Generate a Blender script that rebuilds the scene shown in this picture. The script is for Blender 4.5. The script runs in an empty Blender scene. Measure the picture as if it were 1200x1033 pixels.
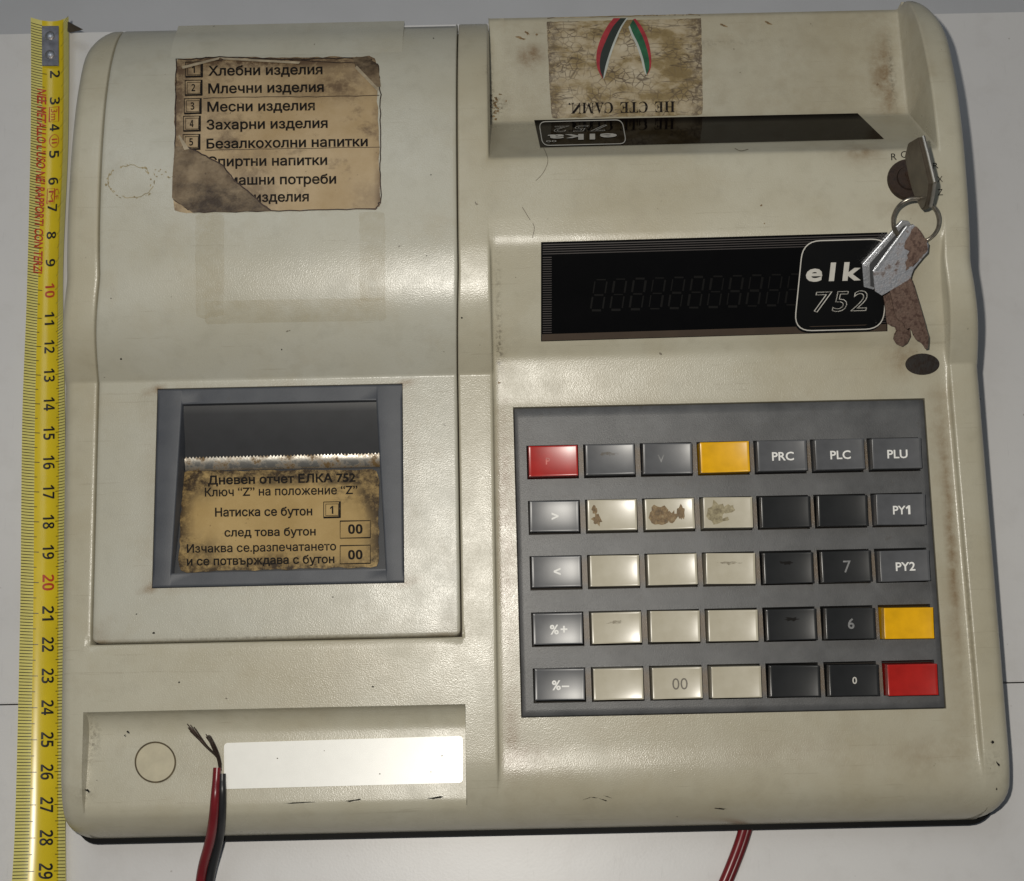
import bpy, bmesh, math, random
from mathutils import Vector, Matrix
from mathutils.geometry import delaunay_2d_cdt
random.seed(7)
S = 0.01                                   # lengths below are centimetres
sc = bpy.context.scene
COL = sc.collection

# ------------------------------------------------------------------ camera
CAM_H, FPX = 50.0, 1830.0
TH, ROLL = math.radians(14.4), math.radians(1.25)
fw = Vector((0, math.sin(TH), -math.cos(TH)))
r0 = Vector((1, 0, 0)); u0 = Vector((0, math.cos(TH), math.sin(TH)))
rt = r0*math.cos(ROLL) - u0*math.sin(ROLL)
up = u0*math.cos(ROLL) + r0*math.sin(ROLL)
CAM = Vector((0, 0, CAM_H))
cd = bpy.data.cameras.new('camera'); cam = bpy.data.objects.new('camera', cd); COL.objects.link(cam)
cd.sensor_width = 36; cd.lens = FPX/1200*36; cd.clip_start = 0.01; cd.clip_end = 50
R = Matrix((rt, up, -fw)).transposed()
cam.matrix_world = Matrix.Translation(CAM*S) @ R.to_4x4()
sc.camera = cam

# ------------------------------------------------------------------ light
w = bpy.data.worlds.new('World'); sc.world = w; w.use_nodes = True
bg = w.node_tree.nodes['Background']
bg.inputs[0].default_value = (0.78, 0.88, 1.0, 1); bg.inputs[1].default_value = 0.07

def lamp(name, kind, loc, power, color, size, target=None):
    d = bpy.data.lights.new(name, kind); o = bpy.data.objects.new(name, d); COL.objects.link(o)
    d.energy = power; d.color = color; o.location = Vector(loc)*S
    if kind == 'AREA':
        d.shape = 'DISK'; d.size = size*S
        o.rotation_euler = (Vector(target)-Vector(loc)).to_track_quat('-Z', 'Y').to_euler()
    else:
        d.shadow_soft_size = size*S
    return o
lamp('phone_flash', 'POINT', (-2.0, 2.2, 50.3), 6.0, (1.0, 0.95, 0.86), 0.35)
lamp('room_lamp', 'AREA', (-30, 70, 150), 2.6, (0.86, 0.93, 1.0), 70, (0, 12, 0))
sc.view_settings.view_transform = 'Standard'; sc.view_settings.look = 'None'
sc.view_settings.exposure = 0; sc.view_settings.gamma = 1
sc.cycles.use_denoising = True

# ------------------------------------------------------------------ helpers
def at(px, py, z):
    """the point of the plane at height z seen at a photo pixel"""
    d = fw*FPX + rt*(px-600) + up*(516.5-py)
    return CAM + d*((z-CAM_H)/d.z)

def mono(pts):
    xs = [p[0] for p in pts]; ys = [p[1] for p in pts]; n = len(xs)
    h = [xs[i+1]-xs[i] for i in range(n-1)]; d = [(ys[i+1]-ys[i])/h[i] for i in range(n-1)]
    m = [d[0]] + [0 if d[i-1]*d[i] <= 0 else 2*d[i-1]*d[i]/(d[i-1]+d[i]) for i in range(1, n-1)] + [d[-1]]
    def f(x):
        if x <= xs[0]: return ys[0]
        if x >= xs[-1]: return ys[-1]
        i = 0
        while x > xs[i+1]: i += 1
        t = (x-xs[i])/h[i]
        return ((1+2*t)*(1-t)**2*ys[i] + t*(1-t)**2*h[i]*m[i] + t*t*(3-2*t)*ys[i+1] + t*t*(t-1)*h[i]*m[i+1])
    return f
def lin(pts):
    def f(x):
        if x <= pts[0][0]: return pts[0][1]
        for (a, b), (c, d) in zip(pts, pts[1:]):
            if x <= c: return b + (d-b)*(x-a)/(c-a)
        return pts[-1][1]
    return f

ORG = {}                                    # world origin (cm) of every object that parents others
def tag(o, label=None, cat=None, group=None, kind=None):
    if label: o['label'] = label
    if cat: o['category'] = cat
    if group: o['group'] = group
    if kind: o['kind'] = kind
    return o
def empty(name, loc, label, cat, group=None):
    o = bpy.data.objects.new(name, None); COL.objects.link(o); o.location = Vector(loc)*S
    o.empty_display_size = 0.02
    ORG[o.name] = Vector(loc); return tag(o, label, cat, group)
def obj(name, bm, mat, parent=None, org=None, smooth=40, local=False):
    """one mesh object from a bmesh in world centimetres (local=True: already in its own frame)"""
    po = ORG[parent.name] if parent is not None and not local else Vector((0, 0, 0))
    if org is None: org = po
    org = Vector(org)
    bm.normal_update()
    me = bpy.data.meshes.new(name)
    for v in bm.verts: v.co = (v.co - (Vector((0, 0, 0)) if local else org))*S
    bm.to_mesh(me); bm.free()
    for m in (mat if isinstance(mat, (list, tuple)) else [mat]): me.materials.append(m)
    if smooth:
        me.shade_smooth(); me.set_sharp_from_angle(angle=math.radians(smooth))
    o = bpy.data.objects.new(name, me); COL.objects.link(o)
    if not local: o.location = (org-po)*S; ORG[o.name] = org
    if parent is not None: o.parent = parent
    return o

def recalc(bm): bmesh.ops.recalc_face_normals(bm, faces=bm.faces[:])
def add_box(bm, a, b, bev=0):
    x0, y0, z0 = a; x1, y1, z1 = b
    vs = [bm.verts.new((x, y, z)) for z in (z0, z1) for y in (y0, y1) for x in (x0, x1)]
    fs = [bm.faces.new([vs[i] for i in q]) for q in ((0, 2, 3, 1), (4, 5, 7, 6), (0, 1, 5, 4), (2, 6, 7, 3), (0, 4, 6, 2), (1, 3, 7, 5))]
    if bev: bmesh.ops.bevel(bm, geom=list({e for f in fs for e in f.edges}), offset=bev, segments=2, affect='EDGES')
def add_poly(bm, pts, mi=0):
    f = bm.faces.new([bm.verts.new(p) for p in pts]); f.material_index = mi
    return f
def add_slab(bm, pts, thick, bev=0.0):
    """polygon (list of Vectors) thickened along its own normal"""
    n = Vector((0, 0, 0))
    for i in range(len(pts)):
        a, b = pts[i], pts[(i+1) % len(pts)]
        n += Vector(((a.y-b.y)*(a.z+b.z), (a.z-b.z)*(a.x+b.x), (a.x-b.x)*(a.y+b.y)))
    n.normalize()
    lo = [bm.verts.new(p - n*thick/2) for p in pts]; hi = [bm.verts.new(p + n*thick/2) for p in pts]
    fs = [bm.faces.new(hi), bm.faces.new(lo[::-1])]
    for i in range(len(pts)):
        j = (i+1) % len(pts)
        fs.append(bm.faces.new((lo[i], lo[j], hi[j], hi[i])))
    if bev: bmesh.ops.bevel(bm, geom=list(fs[0].edges)+list(fs[1].edges), offset=bev, segments=2, affect='EDGES')
def add_tube(bm, pts, rad, n=10, closed=False):
    rings = []; N = len(pts)
    prev = None
    for i, p in enumerate(pts):
        a = pts[i-1] if (i or closed) else p; b = pts[(i+1) % N] if (i < N-1 or closed) else p
        t = (b-a).normalized()
        s = Vector((0, 0, 1)) if prev is None else prev
        s = (s - t*s.dot(t))
        if s.length < 1e-4: s = Vector((1, 0, 0)) - t*t.x
        s.normalize(); q = t.cross(s); prev = s
        r = rad[i] if isinstance(rad, (list, tuple)) else rad
        rings.append([bm.verts.new(p + (s*math.cos(k*2*math.pi/n) + q*math.sin(k*2*math.pi/n))*r) for k in range(n)])
    M = N if closed else N-1
    for i in range(M):
        A, B = rings[i], rings[(i+1) % N]
        for k in range(n): bm.faces.new((A[k], A[(k+1) % n], B[(k+1) % n], B[k]))
    if not closed:
        bm.faces.new(rings[0][::-1]); bm.faces.new(rings[-1])
def smooth_path(pts, k=6):
    out = []
    for i in range(len(pts)-1):
        p0, p1, p2, p3 = pts[max(i-1, 0)], pts[i], pts[i+1], pts[min(i+2, len(pts)-1)]
        for j in range(k):
            t = j/k
            out.append(0.5*((2*p1)+(p2-p0)*t+(2*p0-5*p1+4*p2-p3)*t*t+(3*p1-p0-3*p2+p3)*t**3))
    return out+[pts[-1]]

_tc = {}
def text_geo(body, offset=0.0, shear=0.0, outline=0.0, spacing=1.0):
    """verts and faces of a line of text in the built-in font, with its box"""
    key = (body, offset, shear, outline, spacing)
    if key in _tc: return _tc[key]
    c = bpy.data.curves.new('t', 'FONT'); c.body = body; c.shear = shear
    c.space_character = spacing; c.resolution_u = 3
    c.fill_mode = 'NONE'
    if outline: c.bevel_depth = outline; c.bevel_resolution = 0
    o = bpy.data.objects.new('t', c); COL.objects.link(o)
    dg = bpy.context.evaluated_depsgraph_get(); dg.update()
    me = bpy.data.meshes.new_from_object(o.evaluated_get(dg))
    vs = [(v.co.x, v.co.y) for v in me.vertices]; fs = [tuple(p.vertices) for p in me.polygons]
    if not outline:                         # fill the outlines ourselves: the built-in filling fails on some letters
        es = [tuple(e.vertices) for e in me.edges]
        def inside(px, py, seg):            # non-zero winding: some letters are built of overlapping outlines
            r = 0
            for (ax, ay), (bx, by) in seg:
                if (ay > py) != (by > py) and px < ax+(py-ay)*(bx-ax)/(by-ay): r += 1 if by > ay else -1
            return r != 0
        nb = [[] for _ in vs]
        for a, b in es: nb[a].append(b); nb[b].append(a)
        seen = set(); es = []; loops = []
        for v0 in range(len(vs)):
            if v0 in seen or not nb[v0]: continue
            lp = [v0]; seen.add(v0); c_ = v0+1 if v0+1 in nb[v0] else nb[v0][0]
            while c_ not in seen:
                lp.append(c_); seen.add(c_); nx_ = [q for q in nb[c_] if q not in seen]
                if not nx_: break
                c_ = nx_[0]
            loops.append(list(zip(lp, lp[1:]+lp[:1]))); es += loops[-1]
        areas = [sum(vs[a][0]*vs[b][1]-vs[b][0]*vs[a][1] for a, b in l) for l in loops]
        lseg = [[(vs[a], vs[b]) for a, b in l] for l in loops]
        if offset:                          # thicken every outline outwards
            acc = [[] for _ in vs]
            for li, l in enumerate(loops):
                root = li                   # the outermost outline round this one tells which side is ink
                for lj in range(len(loops)):
                    if abs(areas[lj]) > abs(areas[root]) and inside(*vs[l[0][0]], lseg[lj]): root = lj
                sg = 1 if areas[root] < 0 else -1
                for a, b in l:
                    d = Vector(vs[b])-Vector(vs[a])
                    if d.length < 1e-7: continue
                    n = Vector((-d.y, d.x)).normalized()*sg
                    acc[a].append(n); acc[b].append(n)
            nv = []
            for v, a in zip(vs, acc):
                n = sum(a, Vector((0, 0)))
                if n.length < 1e-3: nv.append(v); continue
                n.normalize(); k = offset/max(.5, n.dot(a[0])); nv.append((v[0]+n.x*k, v[1]+n.y*k))
            vs = nv
        seg = [(vs[a], vs[b]) for a, b in es]
        rv, _, rf_, _, _, _ = delaunay_2d_cdt([Vector(v) for v in vs], es, [], 0, 1e-6)
        fs = []
        for f in rf_:
            ins = inside(sum(rv[i].x for i in f)/3, sum(rv[i].y for i in f)/3, seg)
            if ins: fs.append(tuple(f))
        vs = [(v.x, v.y) for v in rv]
    bpy.data.objects.remove(o); bpy.data.curves.remove(c); bpy.data.meshes.remove(me)
    x0 = min(v[0] for v in vs); x1 = max(v[0] for v in vs)
    _tc[key] = (vs, fs, x0, x1); return _tc[key]
CAPH = 0.70
DIG = {str(k): chr(0x1D7EC+k) for k in range(10)}
def bold_digits(t): return ''.join(DIG.get(c, c) for c in t)
def put_text(bm, body, place, a, b, h, mi=0, lift=0.0, **kw):
    """a line of text; a, b: ends of its baseline, h: height of its capitals (2D); place(x, y): the surface point"""
    vs, fs, x0, x1 = text_geo(body, **kw)
    a = Vector(a); b = Vector(b); d = b-a; n = Vector((d.y, -d.x)).normalized()*h if not isinstance(h, (tuple, Vector)) else Vector(h)
    new = []
    for x, y in vs:
        q = a + d*((x-x0)/(x1-x0)) + n*(y/CAPH)
        new.append(bm.verts.new(place(q.x, q.y)))
    for f in fs:
        try: bm.faces.new([new[i] for i in f]).material_index = mi
        except ValueError: pass
def put_line(bm, place, pts, wd, closed=False, mi=0):
    """a flat stroke of width wd along 2D points"""
    P = [Vector(p) for p in pts]; N = len(P); L = []; Rr = []
    for i in range(N):
        a = P[i-1] if (i or closed) else P[i]; b = P[(i+1) % N] if (i < N-1 or closed) else P[i]
        t = (b-a).normalized(); n = Vector((-t.y, t.x))*wd/2
        if closed or 0 < i < N-1:
            t1 = (P[i]-a).normalized(); c = max(0.5, Vector((-t1.y, t1.x)).dot(n.normalized())); n = n/c
        q = P[i]+n; L.append(bm.verts.new(place(q.x, q.y))); q = P[i]-n; Rr.append(bm.verts.new(place(q.x, q.y)))
    for i in range(N if closed else N-1):
        j = (i+1) % N
        bm.faces.new((L[i], Rr[i], Rr[j], L[j])).material_index = mi
def put_patch(bm, place, quad, nx, ny, mi=0, rag=0.0):
    """a quad (tl, tr, br, bl) laid on a surface as a small grid, its border worn by rag"""
    tl, tr, br, bl = [Vector(q) for q in quad]; g = []
    for j in range(ny+1):
        row = []
        for i in range(nx+1):
            u, v = i/nx, j/ny
            q = (tl*(1-u)+tr*u)*(1-v) + (bl*(1-u)+br*u)*v
            if rag and (i in (0, nx) or j in (0, ny)):
                q += Vector((random.uniform(-rag, rag), random.uniform(-rag, rag)))
                if i in (0, nx) and j in (0, ny): q += ((tl+tr+br+bl)/4-q).normalized()*rag*3
            row.append(bm.verts.new(place(q.x, q.y)))
        g.append(row)
    for j in range(ny):
        for i in range(nx):
            bm.faces.new((g[j][i], g[j+1][i], g[j+1][i+1], g[j][i+1])).material_index = mi
def put_blot(bm, place, c, rx, ry, n=14, jag=0.35, ang=0, mi=0):
    vs = []
    ca, sa = math.cos(ang), math.sin(ang)
    for k in range(n):
        t = 2*math.pi*k/n; r = 1+random.uniform(-jag, jag)
        x, y = rx*r*math.cos(t), ry*r*math.sin(t)
        vs.append(bm.verts.new(place(c[0]+x*ca-y*sa, c[1]+x*sa+y*ca)))
    bm.faces.new(vs[::-1]).material_index = mi

# ------------------------------------------------------------------ materials
class N:
    def __init__(s, name):
        s.m = bpy.data.materials.new(name); s.m.use_nodes = True; s.t = s.m.node_tree
        s.b = s.t.nodes['Principled BSDF']
        tc = s.t.nodes.new('ShaderNodeTexCoord'); mp = s.t.nodes.new('ShaderNodeMapping')
        mp.inputs['Scale'].default_value = (100, 100, 100)
        s.t.links.new(tc.outputs['Object'], mp.inputs[0]); s.co = mp.outputs[0]; s.mp = mp
    def link(s, a, b): s.t.links.new(a, b)
    def noise(s, scale, detail=4, rough=0.55, stretch=None):
        n = s.t.nodes.new('ShaderNodeTexNoise'); n.inputs['Scale'].default_value = scale
        n.inputs['Detail'].default_value = detail; n.inputs['Roughness'].default_value = rough
        if stretch:
            m = s.t.nodes.new('ShaderNodeMapping'); m.inputs['Scale'].default_value = stretch
            s.link(s.co, m.inputs[0]); s.link(m.outputs[0], n.inputs['Vector'])
        else: s.link(s.co, n.inputs['Vector'])
        return n.outputs['Fac']
    def ramp(s, fac, stops):
        r = s.t.nodes.new('ShaderNodeValToRGB'); e = r.color_ramp.elements
        while len(e) < len(stops): e.new(0.5)
        for k, (p, c) in enumerate(stops):
            e[k].position = p; e[k].color = (c, c, c, 1) if isinstance(c, (int, float)) else (*c, 1)
        s.link(fac, r.inputs[0]); return r.outputs[0]
    def mix(s, fac, a, b, mode='MIX'):
        m = s.t.nodes.new('ShaderNodeMix'); m.data_type = 'RGBA'; m.blend_type = mode
        for inp, v in ((m.inputs[0], fac), (m.inputs[6], a), (m.inputs[7], b)):
            if isinstance(v, (int, float)): inp.default_value = v
            elif isinstance(v, tuple): inp.default_value = (*v, 1)
            else: s.link(v, inp)
        return m.outputs[2]
    def math(s, op, a, b=0.0):
        m = s.t.nodes.new('ShaderNodeMath'); m.operation = op
        for inp, v in ((m.inputs[0], a), (m.inputs[1], b)):
            if isinstance(v, (int, float)): inp.default_value = v
            else: s.link(v, inp)
        return m.outputs[0]
    def attr(s, name):
        a = s.t.nodes.new('ShaderNodeAttribute'); a.attribute_name = name; return a.outputs['Color']
    def bump(s, h, strength=0.2, dist=0.02):
        b = s.t.nodes.new('ShaderNodeBump'); b.inputs['Strength'].default_value = strength
        b.inputs['Distance'].default_value = dist*S; s.link(h, b.inputs['Height']); s.link(b.outputs[0], s.b.inputs['Normal'])
    def fin(s, color, rough=0.5, metal=0.0, spec=0.5):
        for inp, v in (('Base Color', color), ('Roughness', rough), ('Metallic', metal), ('Specular IOR Level', spec)):
            i = s.b.inputs[inp]
            if isinstance(v, tuple): i.default_value = (*v, 1)
            elif isinstance(v, (int, float)): i.default_value = v
            else: s.link(v, i)
        return s.m

def plain(name, c, rough=0.5, metal=0.0, var=0.12, scale=2.0, spec=0.5):
    n = N(name)
    lo = tuple(x*(1-var) for x in c); hi = tuple(min(1, x*(1+var)) for x in c)
    return n.fin(n.ramp(n.noise(scale, 5), [(0.3, lo), (0.7, hi)]), rough, metal, spec)

def beige(name, c1, c2, grime):
    n = N(name)
    col = n.ramp(n.noise(0.22, 4), [(0.35, c1), (0.68, c2)])
    col = n.mix(n.ramp(n.noise(1.6, 6, 0.65), [(0.5, 0.0), (0.8, 0.35)]), col, tuple(x*0.72 for x in c2))
    col = n.mix(n.ramp(n.noise(0.55, 7, 0.72), [(0.52, 0.0), (0.76, 0.30)]), col, (0.34, 0.285, 0.18))
    scr = n.ramp(n.noise(1.0, 3, 0.6, (0.35, 9.0, 1)), [(0.66, 0.0), (0.70, 0.28), (0.74, 0.0)])
    col = n.mix(scr, col, (0.24, 0.205, 0.14))
    col = n.mix(n.ramp(n.noise(3.5, 3, 0.6), [(0.735, 0.0), (0.77, 0.75)]), col, (0.07, 0.05, 0.03))
    sep = n.t.nodes.new('ShaderNodeSeparateColor'); n.link(n.attr('stain'), sep.inputs[0])
    brk = n.ramp(n.noise(2.2, 6, 0.7), [(0.32, 0.25), (0.62, 1.0)])
    col = n.mix(n.math('MULTIPLY', sep.outputs[0], brk), col, grime)
    brk2 = n.ramp(n.noise(9, 5, 0.7), [(0.45, 0.0), (0.6, 1.0)])
    col = n.mix(n.math('MULTIPLY', sep.outputs[1], brk2), col, (0.05, 0.035, 0.02))
    grain = n.noise(29, 1, 0.5)
    n.bump(grain, 0.50, 0.009)
    return n.fin(col, n.ramp(n.noise(0.8, 4), [(0.3, 0.25), (0.7, 0.37)]), 0, 0.5)

M = {}
M['housing'] = beige('aged_beige_plastic', (0.455, 0.43, 0.338), (0.395, 0.358, 0.258), (0.20, 0.135, 0.07))
M['lid'] = beige('grey_beige_plastic', (0.455, 0.445, 0.378), (0.41, 0.39, 0.31), (0.22, 0.15, 0.08))
M['dark'] = plain('dark_gap', (0.020, 0.016, 0.012), 0.8)
M['base'] = plain('dark_base_plastic', (0.004, 0.004, 0.004), 0.6, spec=.12)
n = N('grey_bezel_plastic')
c = n.ramp(n.noise(1.1, 5), [(0.35, (0.046, 0.051, 0.062)), (0.7, (0.066, 0.071, 0.082))])
c = n.mix(n.ramp(n.noise(2.4, 6, 0.7), [(0.62, 0.0), (0.74, 0.55)]), c, (0.05, 0.045, 0.04))
n.bump(n.noise(36, 2), 0.3, 0.008); M['bezel'] = n.fin(c, 0.5, 0, .4)
n = N('grey_key_panel')
c = n.ramp(n.noise(0.7, 6, 0.65), [(0.34, (0.060, 0.061, 0.063)), (0.66, (0.104, 0.105, 0.107))])
c = n.mix(n.ramp(n.noise(3.0, 5, 0.7), [(0.6, 0.0), (0.75, 0.5)]), c, (0.05, 0.042, 0.03))
sep = n.t.nodes.new('ShaderNodeSeparateColor'); n.link(n.attr('stain'), sep.inputs[0])
c = n.mix(n.math('MULTIPLY', sep.outputs[0], n.ramp(n.noise(6, 4, 0.7), [(0.3, 0.65), (0.6, 1.0)])), c, (0.145, 0.095, 0.045))
n.bump(n.noise(36, 2), 0.5, 0.010); M['panel'] = n.fin(c, 0.42)
M['guide'] = plain('dark_grey_guide', (0.022, 0.023, 0.026), 0.5)
M['glass'] = plain('black_display_window', (0.0022, 0.002, 0.002), 0.16, spec=0.3)
M['glass_back'] = plain('brown_display_window', (0.005, 0.0035, 0.003), 0.06, spec=0.03)
M['ribs'] = plain('dark_ribs', (0.035, 0.028, 0.026), 0.5)
M['brown_edge'] = plain('brown_window_edge', (0.045, 0.028, 0.016), 0.5)
M['segment'] = plain('unlit_segments', (0.0036, 0.0033, 0.003), 0.5, spec=0.15)
M['badge'] = plain('black_badge', (0.003, 0.003, 0.003), 0.3, spec=0.3)
M['white_ink'] = plain('off_white_ink', (0.52, 0.50, 0.45), 0.5)
M['ink'] = plain('black_ink', (0.008, 0.007, 0.006), 0.7, scale=4, spec=0.15)
n = N('worn_print_ink'); n.link(n.ramp(n.noise(5, 6, .75), [(0.30, 0.35), (0.46, 1.0)]), n.b.inputs['Alpha'])
M['print'] = n.fin((0.010, 0.008, 0.007), .7, 0, .15)
M['soft_ink'] = plain('worn_ink', (0.09, 0.07, 0.05), 0.6)
M['key_grey'] = plain('grey_key_plastic', (0.098, 0.100, 0.106), 0.30, spec=.35)
M['key_black'] = plain('black_key_plastic', (0.019, 0.020, 0.021), 0.27, spec=.35)
M['key_red'] = plain('red_key_plastic', (0.40, 0.016, 0.012), 0.26, spec=.35)
M['key_yellow'] = plain('yellow_key_plastic', (0.80, 0.42, 0.006), 0.26, spec=.35)
n = N('cream_key_plastic')
c = n.ramp(n.noise(1.6, 5), [(0.3, (0.46, 0.42, 0.32)), (0.7, (0.54, 0.50, 0.40))])
c = n.mix(n.ramp(n.noise(7, 4, 0.6), [(0.72, 0.0), (0.77, 0.6)]), c, (0.16, 0.10, 0.05))
M['key_cream'] = n.fin(c, 0.24, 0, .32)
n = N('dried_brown_residue')
c = n.ramp(n.noise(7, 6, 0.7), [(0.3, (0.06, 0.04, 0.018)), (0.55, (0.22, 0.14, 0.06)), (0.75, (0.38, 0.31, 0.18))])
n.bump(n.noise(14, 4), 0.6, 0.03); M['residue'] = n.fin(c, 0.6)
n = N('olive_residue')
c = n.ramp(n.noise(7, 6, 0.7), [(0.3, (0.10, 0.075, 0.03)), (0.6, (0.34, 0.29, 0.17)), (0.75, (0.42, 0.38, 0.26))])
M['residue_olive'] = n.fin(c, 0.5)
# paper
def paper(name, a, b, dark, lo, hi, sc1=0.5, bmp=0.3, spec=0.4, rough=0.5):
    n = N(name)
    c = n.ramp(n.noise(sc1, 6, 0.6), [(0.3, a), (0.65, b)])
    c = n.mix(n.ramp(n.noise(0.75, 7, 0.7, (1.0, 1.3, 1)), [(lo, 0.0), (hi, 0.93)]), c, dark)
    sep = n.t.nodes.new('ShaderNodeSeparateColor'); n.link(n.attr('stain'), sep.inputs[0])
    c = n.mix(n.math('MULTIPLY', sep.outputs[0], n.ramp(n.noise(2.2, 6, 0.75), [(0.36, 0.15), (0.56, 1.0)])), c, dark)
    c = n.mix(n.ramp(n.noise(7, 3), [(0.7, 0.0), (0.76, 0.7)]), c, (0.05, 0.03, 0.015))
    n.bump(n.noise(5, 6, 0.65), bmp, 0.03)
    return n.fin(c, rough, 0, spec)
M['paper_tan'] = paper('stained_tan_paper', (0.34, 0.24, 0.12), (0.45, 0.345, 0.21), (0.10, 0.062, 0.035), 0.56, 0.74)
M['paper_gold'] = paper('scorched_gold_paper', (0.34, 0.225, 0.08), (0.46, 0.325, 0.14), (0.040, 0.024, 0.010), 0.60, 0.78, spec=.2)
n = N('flaking_silver_sticker')
c = n.ramp(n.noise(0.7, 6, 0.65, (1, 1.6, 1)), [(0.36, (0.19, 0.135, 0.055)), (0.45, (0.25, 0.185, 0.085)), (0.51, (0.36, 0.29, 0.18)), (0.66, (0.46, 0.40, 0.29))])
v = n.t.nodes.new('ShaderNodeTexVoronoi'); v.feature = 'DISTANCE_TO_EDGE'; v.inputs['Scale'].default_value = 4.5; n.link(n.co, v.inputs['Vector'])
vm = n.math('MULTIPLY', n.ramp(v.outputs[0], [(0.02, 1.0), (0.09, 0.0)]), n.ramp(n.noise(1.3, 5), [(0.42, 0.0), (0.6, 0.85)]))
c = n.mix(vm, c, (0.10, 0.07, 0.04))
v2 = n.t.nodes.new('ShaderNodeTexNoise'); v2.inputs['Scale'].default_value = 1.1; v2.inputs['Detail'].default_value = 3
m2 = n.t.nodes.new('ShaderNodeMapping'); m2.inputs['Scale'].default_value = (0.35, 2.6, 1); n.link(n.co, m2.inputs[0]); n.link(m2.outputs[0], v2.inputs['Vector'])
c = n.mix(n.ramp(v2.outputs['Fac'], [(0.485, 0.0), (0.5, 0.8), (0.515, 0.0)]), c, (0.06, 0.04, 0.025))
sep = n.t.nodes.new('ShaderNodeSeparateColor'); n.link(n.attr('stain'), sep.inputs[0])
c = n.mix(n.math('MULTIPLY', sep.outputs[0], n.ramp(n.noise(5, 5, 0.75), [(0.42, 0.0), (0.56, 0.9)])), c, (0.085, 0.06, 0.04))
n.bump(n.noise(5, 6), 0.4, 0.03); M['paper_silver'] = n.fin(c, 0.42)
M['flap'] = paper('torn_sticker_back', (0.10, 0.066, 0.036), (0.24, 0.18, 0.11), (0.035, 0.022, 0.013), 0.44, 0.62, 1.6, 0.8)
M['paper_edge'] = plain('lifted_paper_edge', (0.34, 0.28, 0.19), 0.5, var=0.3, scale=3)
n = N('yellowed_tape_residue'); n.link(n.ramp(n.noise(1.8, 6, .7), [(0.3, 0.02), (0.7, 0.20)]), n.b.inputs['Alpha'])
M['tape_residue'] = n.fin((0.42, 0.34, 0.17), 0.45)
M['plate'] = plain('white_name_plate', (0.86, 0.85, 0.80), 0.30, var=0.02, scale=3)
M['slot_flap'] = plain('pale_flap_plastic', (0.44, 0.42, 0.345), 0.45, var=0.04)
M['ribbon_red'] = plain('printed_red', (0.30, 0.022, 0.028), 0.5, var=0.3, scale=3)
M['ribbon_green'] = plain('printed_green', (0.012, 0.085, 0.035), 0.5, var=0.4, scale=3)
M['ribbon_dark'] = plain('printed_dark', (0.015, 0.022, 0.016), 0.5)
M['ribbon_pale'] = plain('printed_pale', (0.40, 0.42, 0.38), 0.5)
def metal(name, c, rust, lo, hi, rough=0.3, scale=4):
    n = N(name); f = n.ramp(n.noise(scale, 7, 0.7), [(lo, 0.0), (hi, 1.0)])
    n.bump(n.noise(scale*3, 5), 0.25, 0.02)
    return n.fin(n.mix(f, c, rust), n.ramp(f, [(0, rough), (1, 0.6)]), n.ramp(f, [(0, 0.9), (1, 0.25)]))
M['steel'] = metal('bright_steel', (0.52, 0.53, 0.55), (0.10, 0.08, 0.07), 0.60, 0.74, 0.3)
M['steel_rust'] = metal('pitted_steel', (0.44, 0.45, 0.48), (0.085, 0.05, 0.035), 0.49, 0.66, 0.36, 5)
M['rust'] = metal('rusty_brown_metal', (0.24, 0.165, 0.13), (0.06, 0.030, 0.020), 0.40, 0.58, 0.36, 6)
M['hook'] = plain('dull_zinc', (0.17, 0.17, 0.19), 0.5, 0.6, var=.35, scale=3)
M['dark_rust'] = metal('dark_rust', (0.085, 0.058, 0.045), (0.022, 0.013, 0.009), 0.4, 0.6, 0.45, 6)
M['bronze'] = plain('dull_bronze', (0.085, 0.068, 0.048), 0.42, 0.35, var=0.25, scale=3)
M['edge_metal'] = plain('worn_key_edge', (0.38, 0.36, 0.32), 0.35, 0.8)
M['tear_bar'] = metal('tarnished_tear_bar', (0.55, 0.52, 0.46), (0.16, 0.10, 0.04), 0.47, 0.6, 0.3, 2)
n = N('white_laminate')
c = n.ramp(n.noise(0.15, 3), [(0.3, (0.56, 0.55, 0.545)), (0.7, (0.60, 0.59, 0.58))])
c = n.mix(n.ramp(n.noise(2.2, 2), [(0.745, 0.0), (0.77, 0.6)]), c, (0.2, 0.17, 0.14))
c = n.mix(n.ramp(n.noise(0.9, 6, .7), [(0.5, 0.0), (0.75, 0.25)]), c, (0.44, 0.42, 0.40))
c = n.mix(n.ramp(n.noise(1.2, 3, .6, (6.0, 0.5, 1)), [(0.67, 0.0), (0.70, 0.25), (0.73, 0.0)]), c, (0.40, 0.39, 0.38))
n.bump(n.noise(12, 3), 0.22, 0.01); M['table'] = n.fin(c, 0.38)
M['rear'] = plain('grey_surface', (0.43, 0.435, 0.45), 0.55, var=0.04, scale=0.3)
M['tape'] = plain('yellow_tape_enamel', (0.62, 0.47, 0.018), 0.26, var=0.07, scale=0.7)
M['tape_pale'] = plain('pale_yellow_enamel', (0.66, 0.60, 0.20), 0.26, var=0.05)
M['tape_ink'] = plain('tape_black', (0.014, 0.012, 0.010), 0.4)
M['tape_red'] = plain('tape_red', (0.42, 0.045, 0.018), 0.4)
M['red_pvc'] = plain('red_wire_pvc', (0.16, 0.012, 0.016), 0.32)
M['black_pvc'] = plain('black_wire_pvc', (0.018, 0.018, 0.019), 0.38)
M['strand'] = plain('tarnished_copper', (0.06, 0.04, 0.03), 0.4, 0.5, scale=5)

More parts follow.
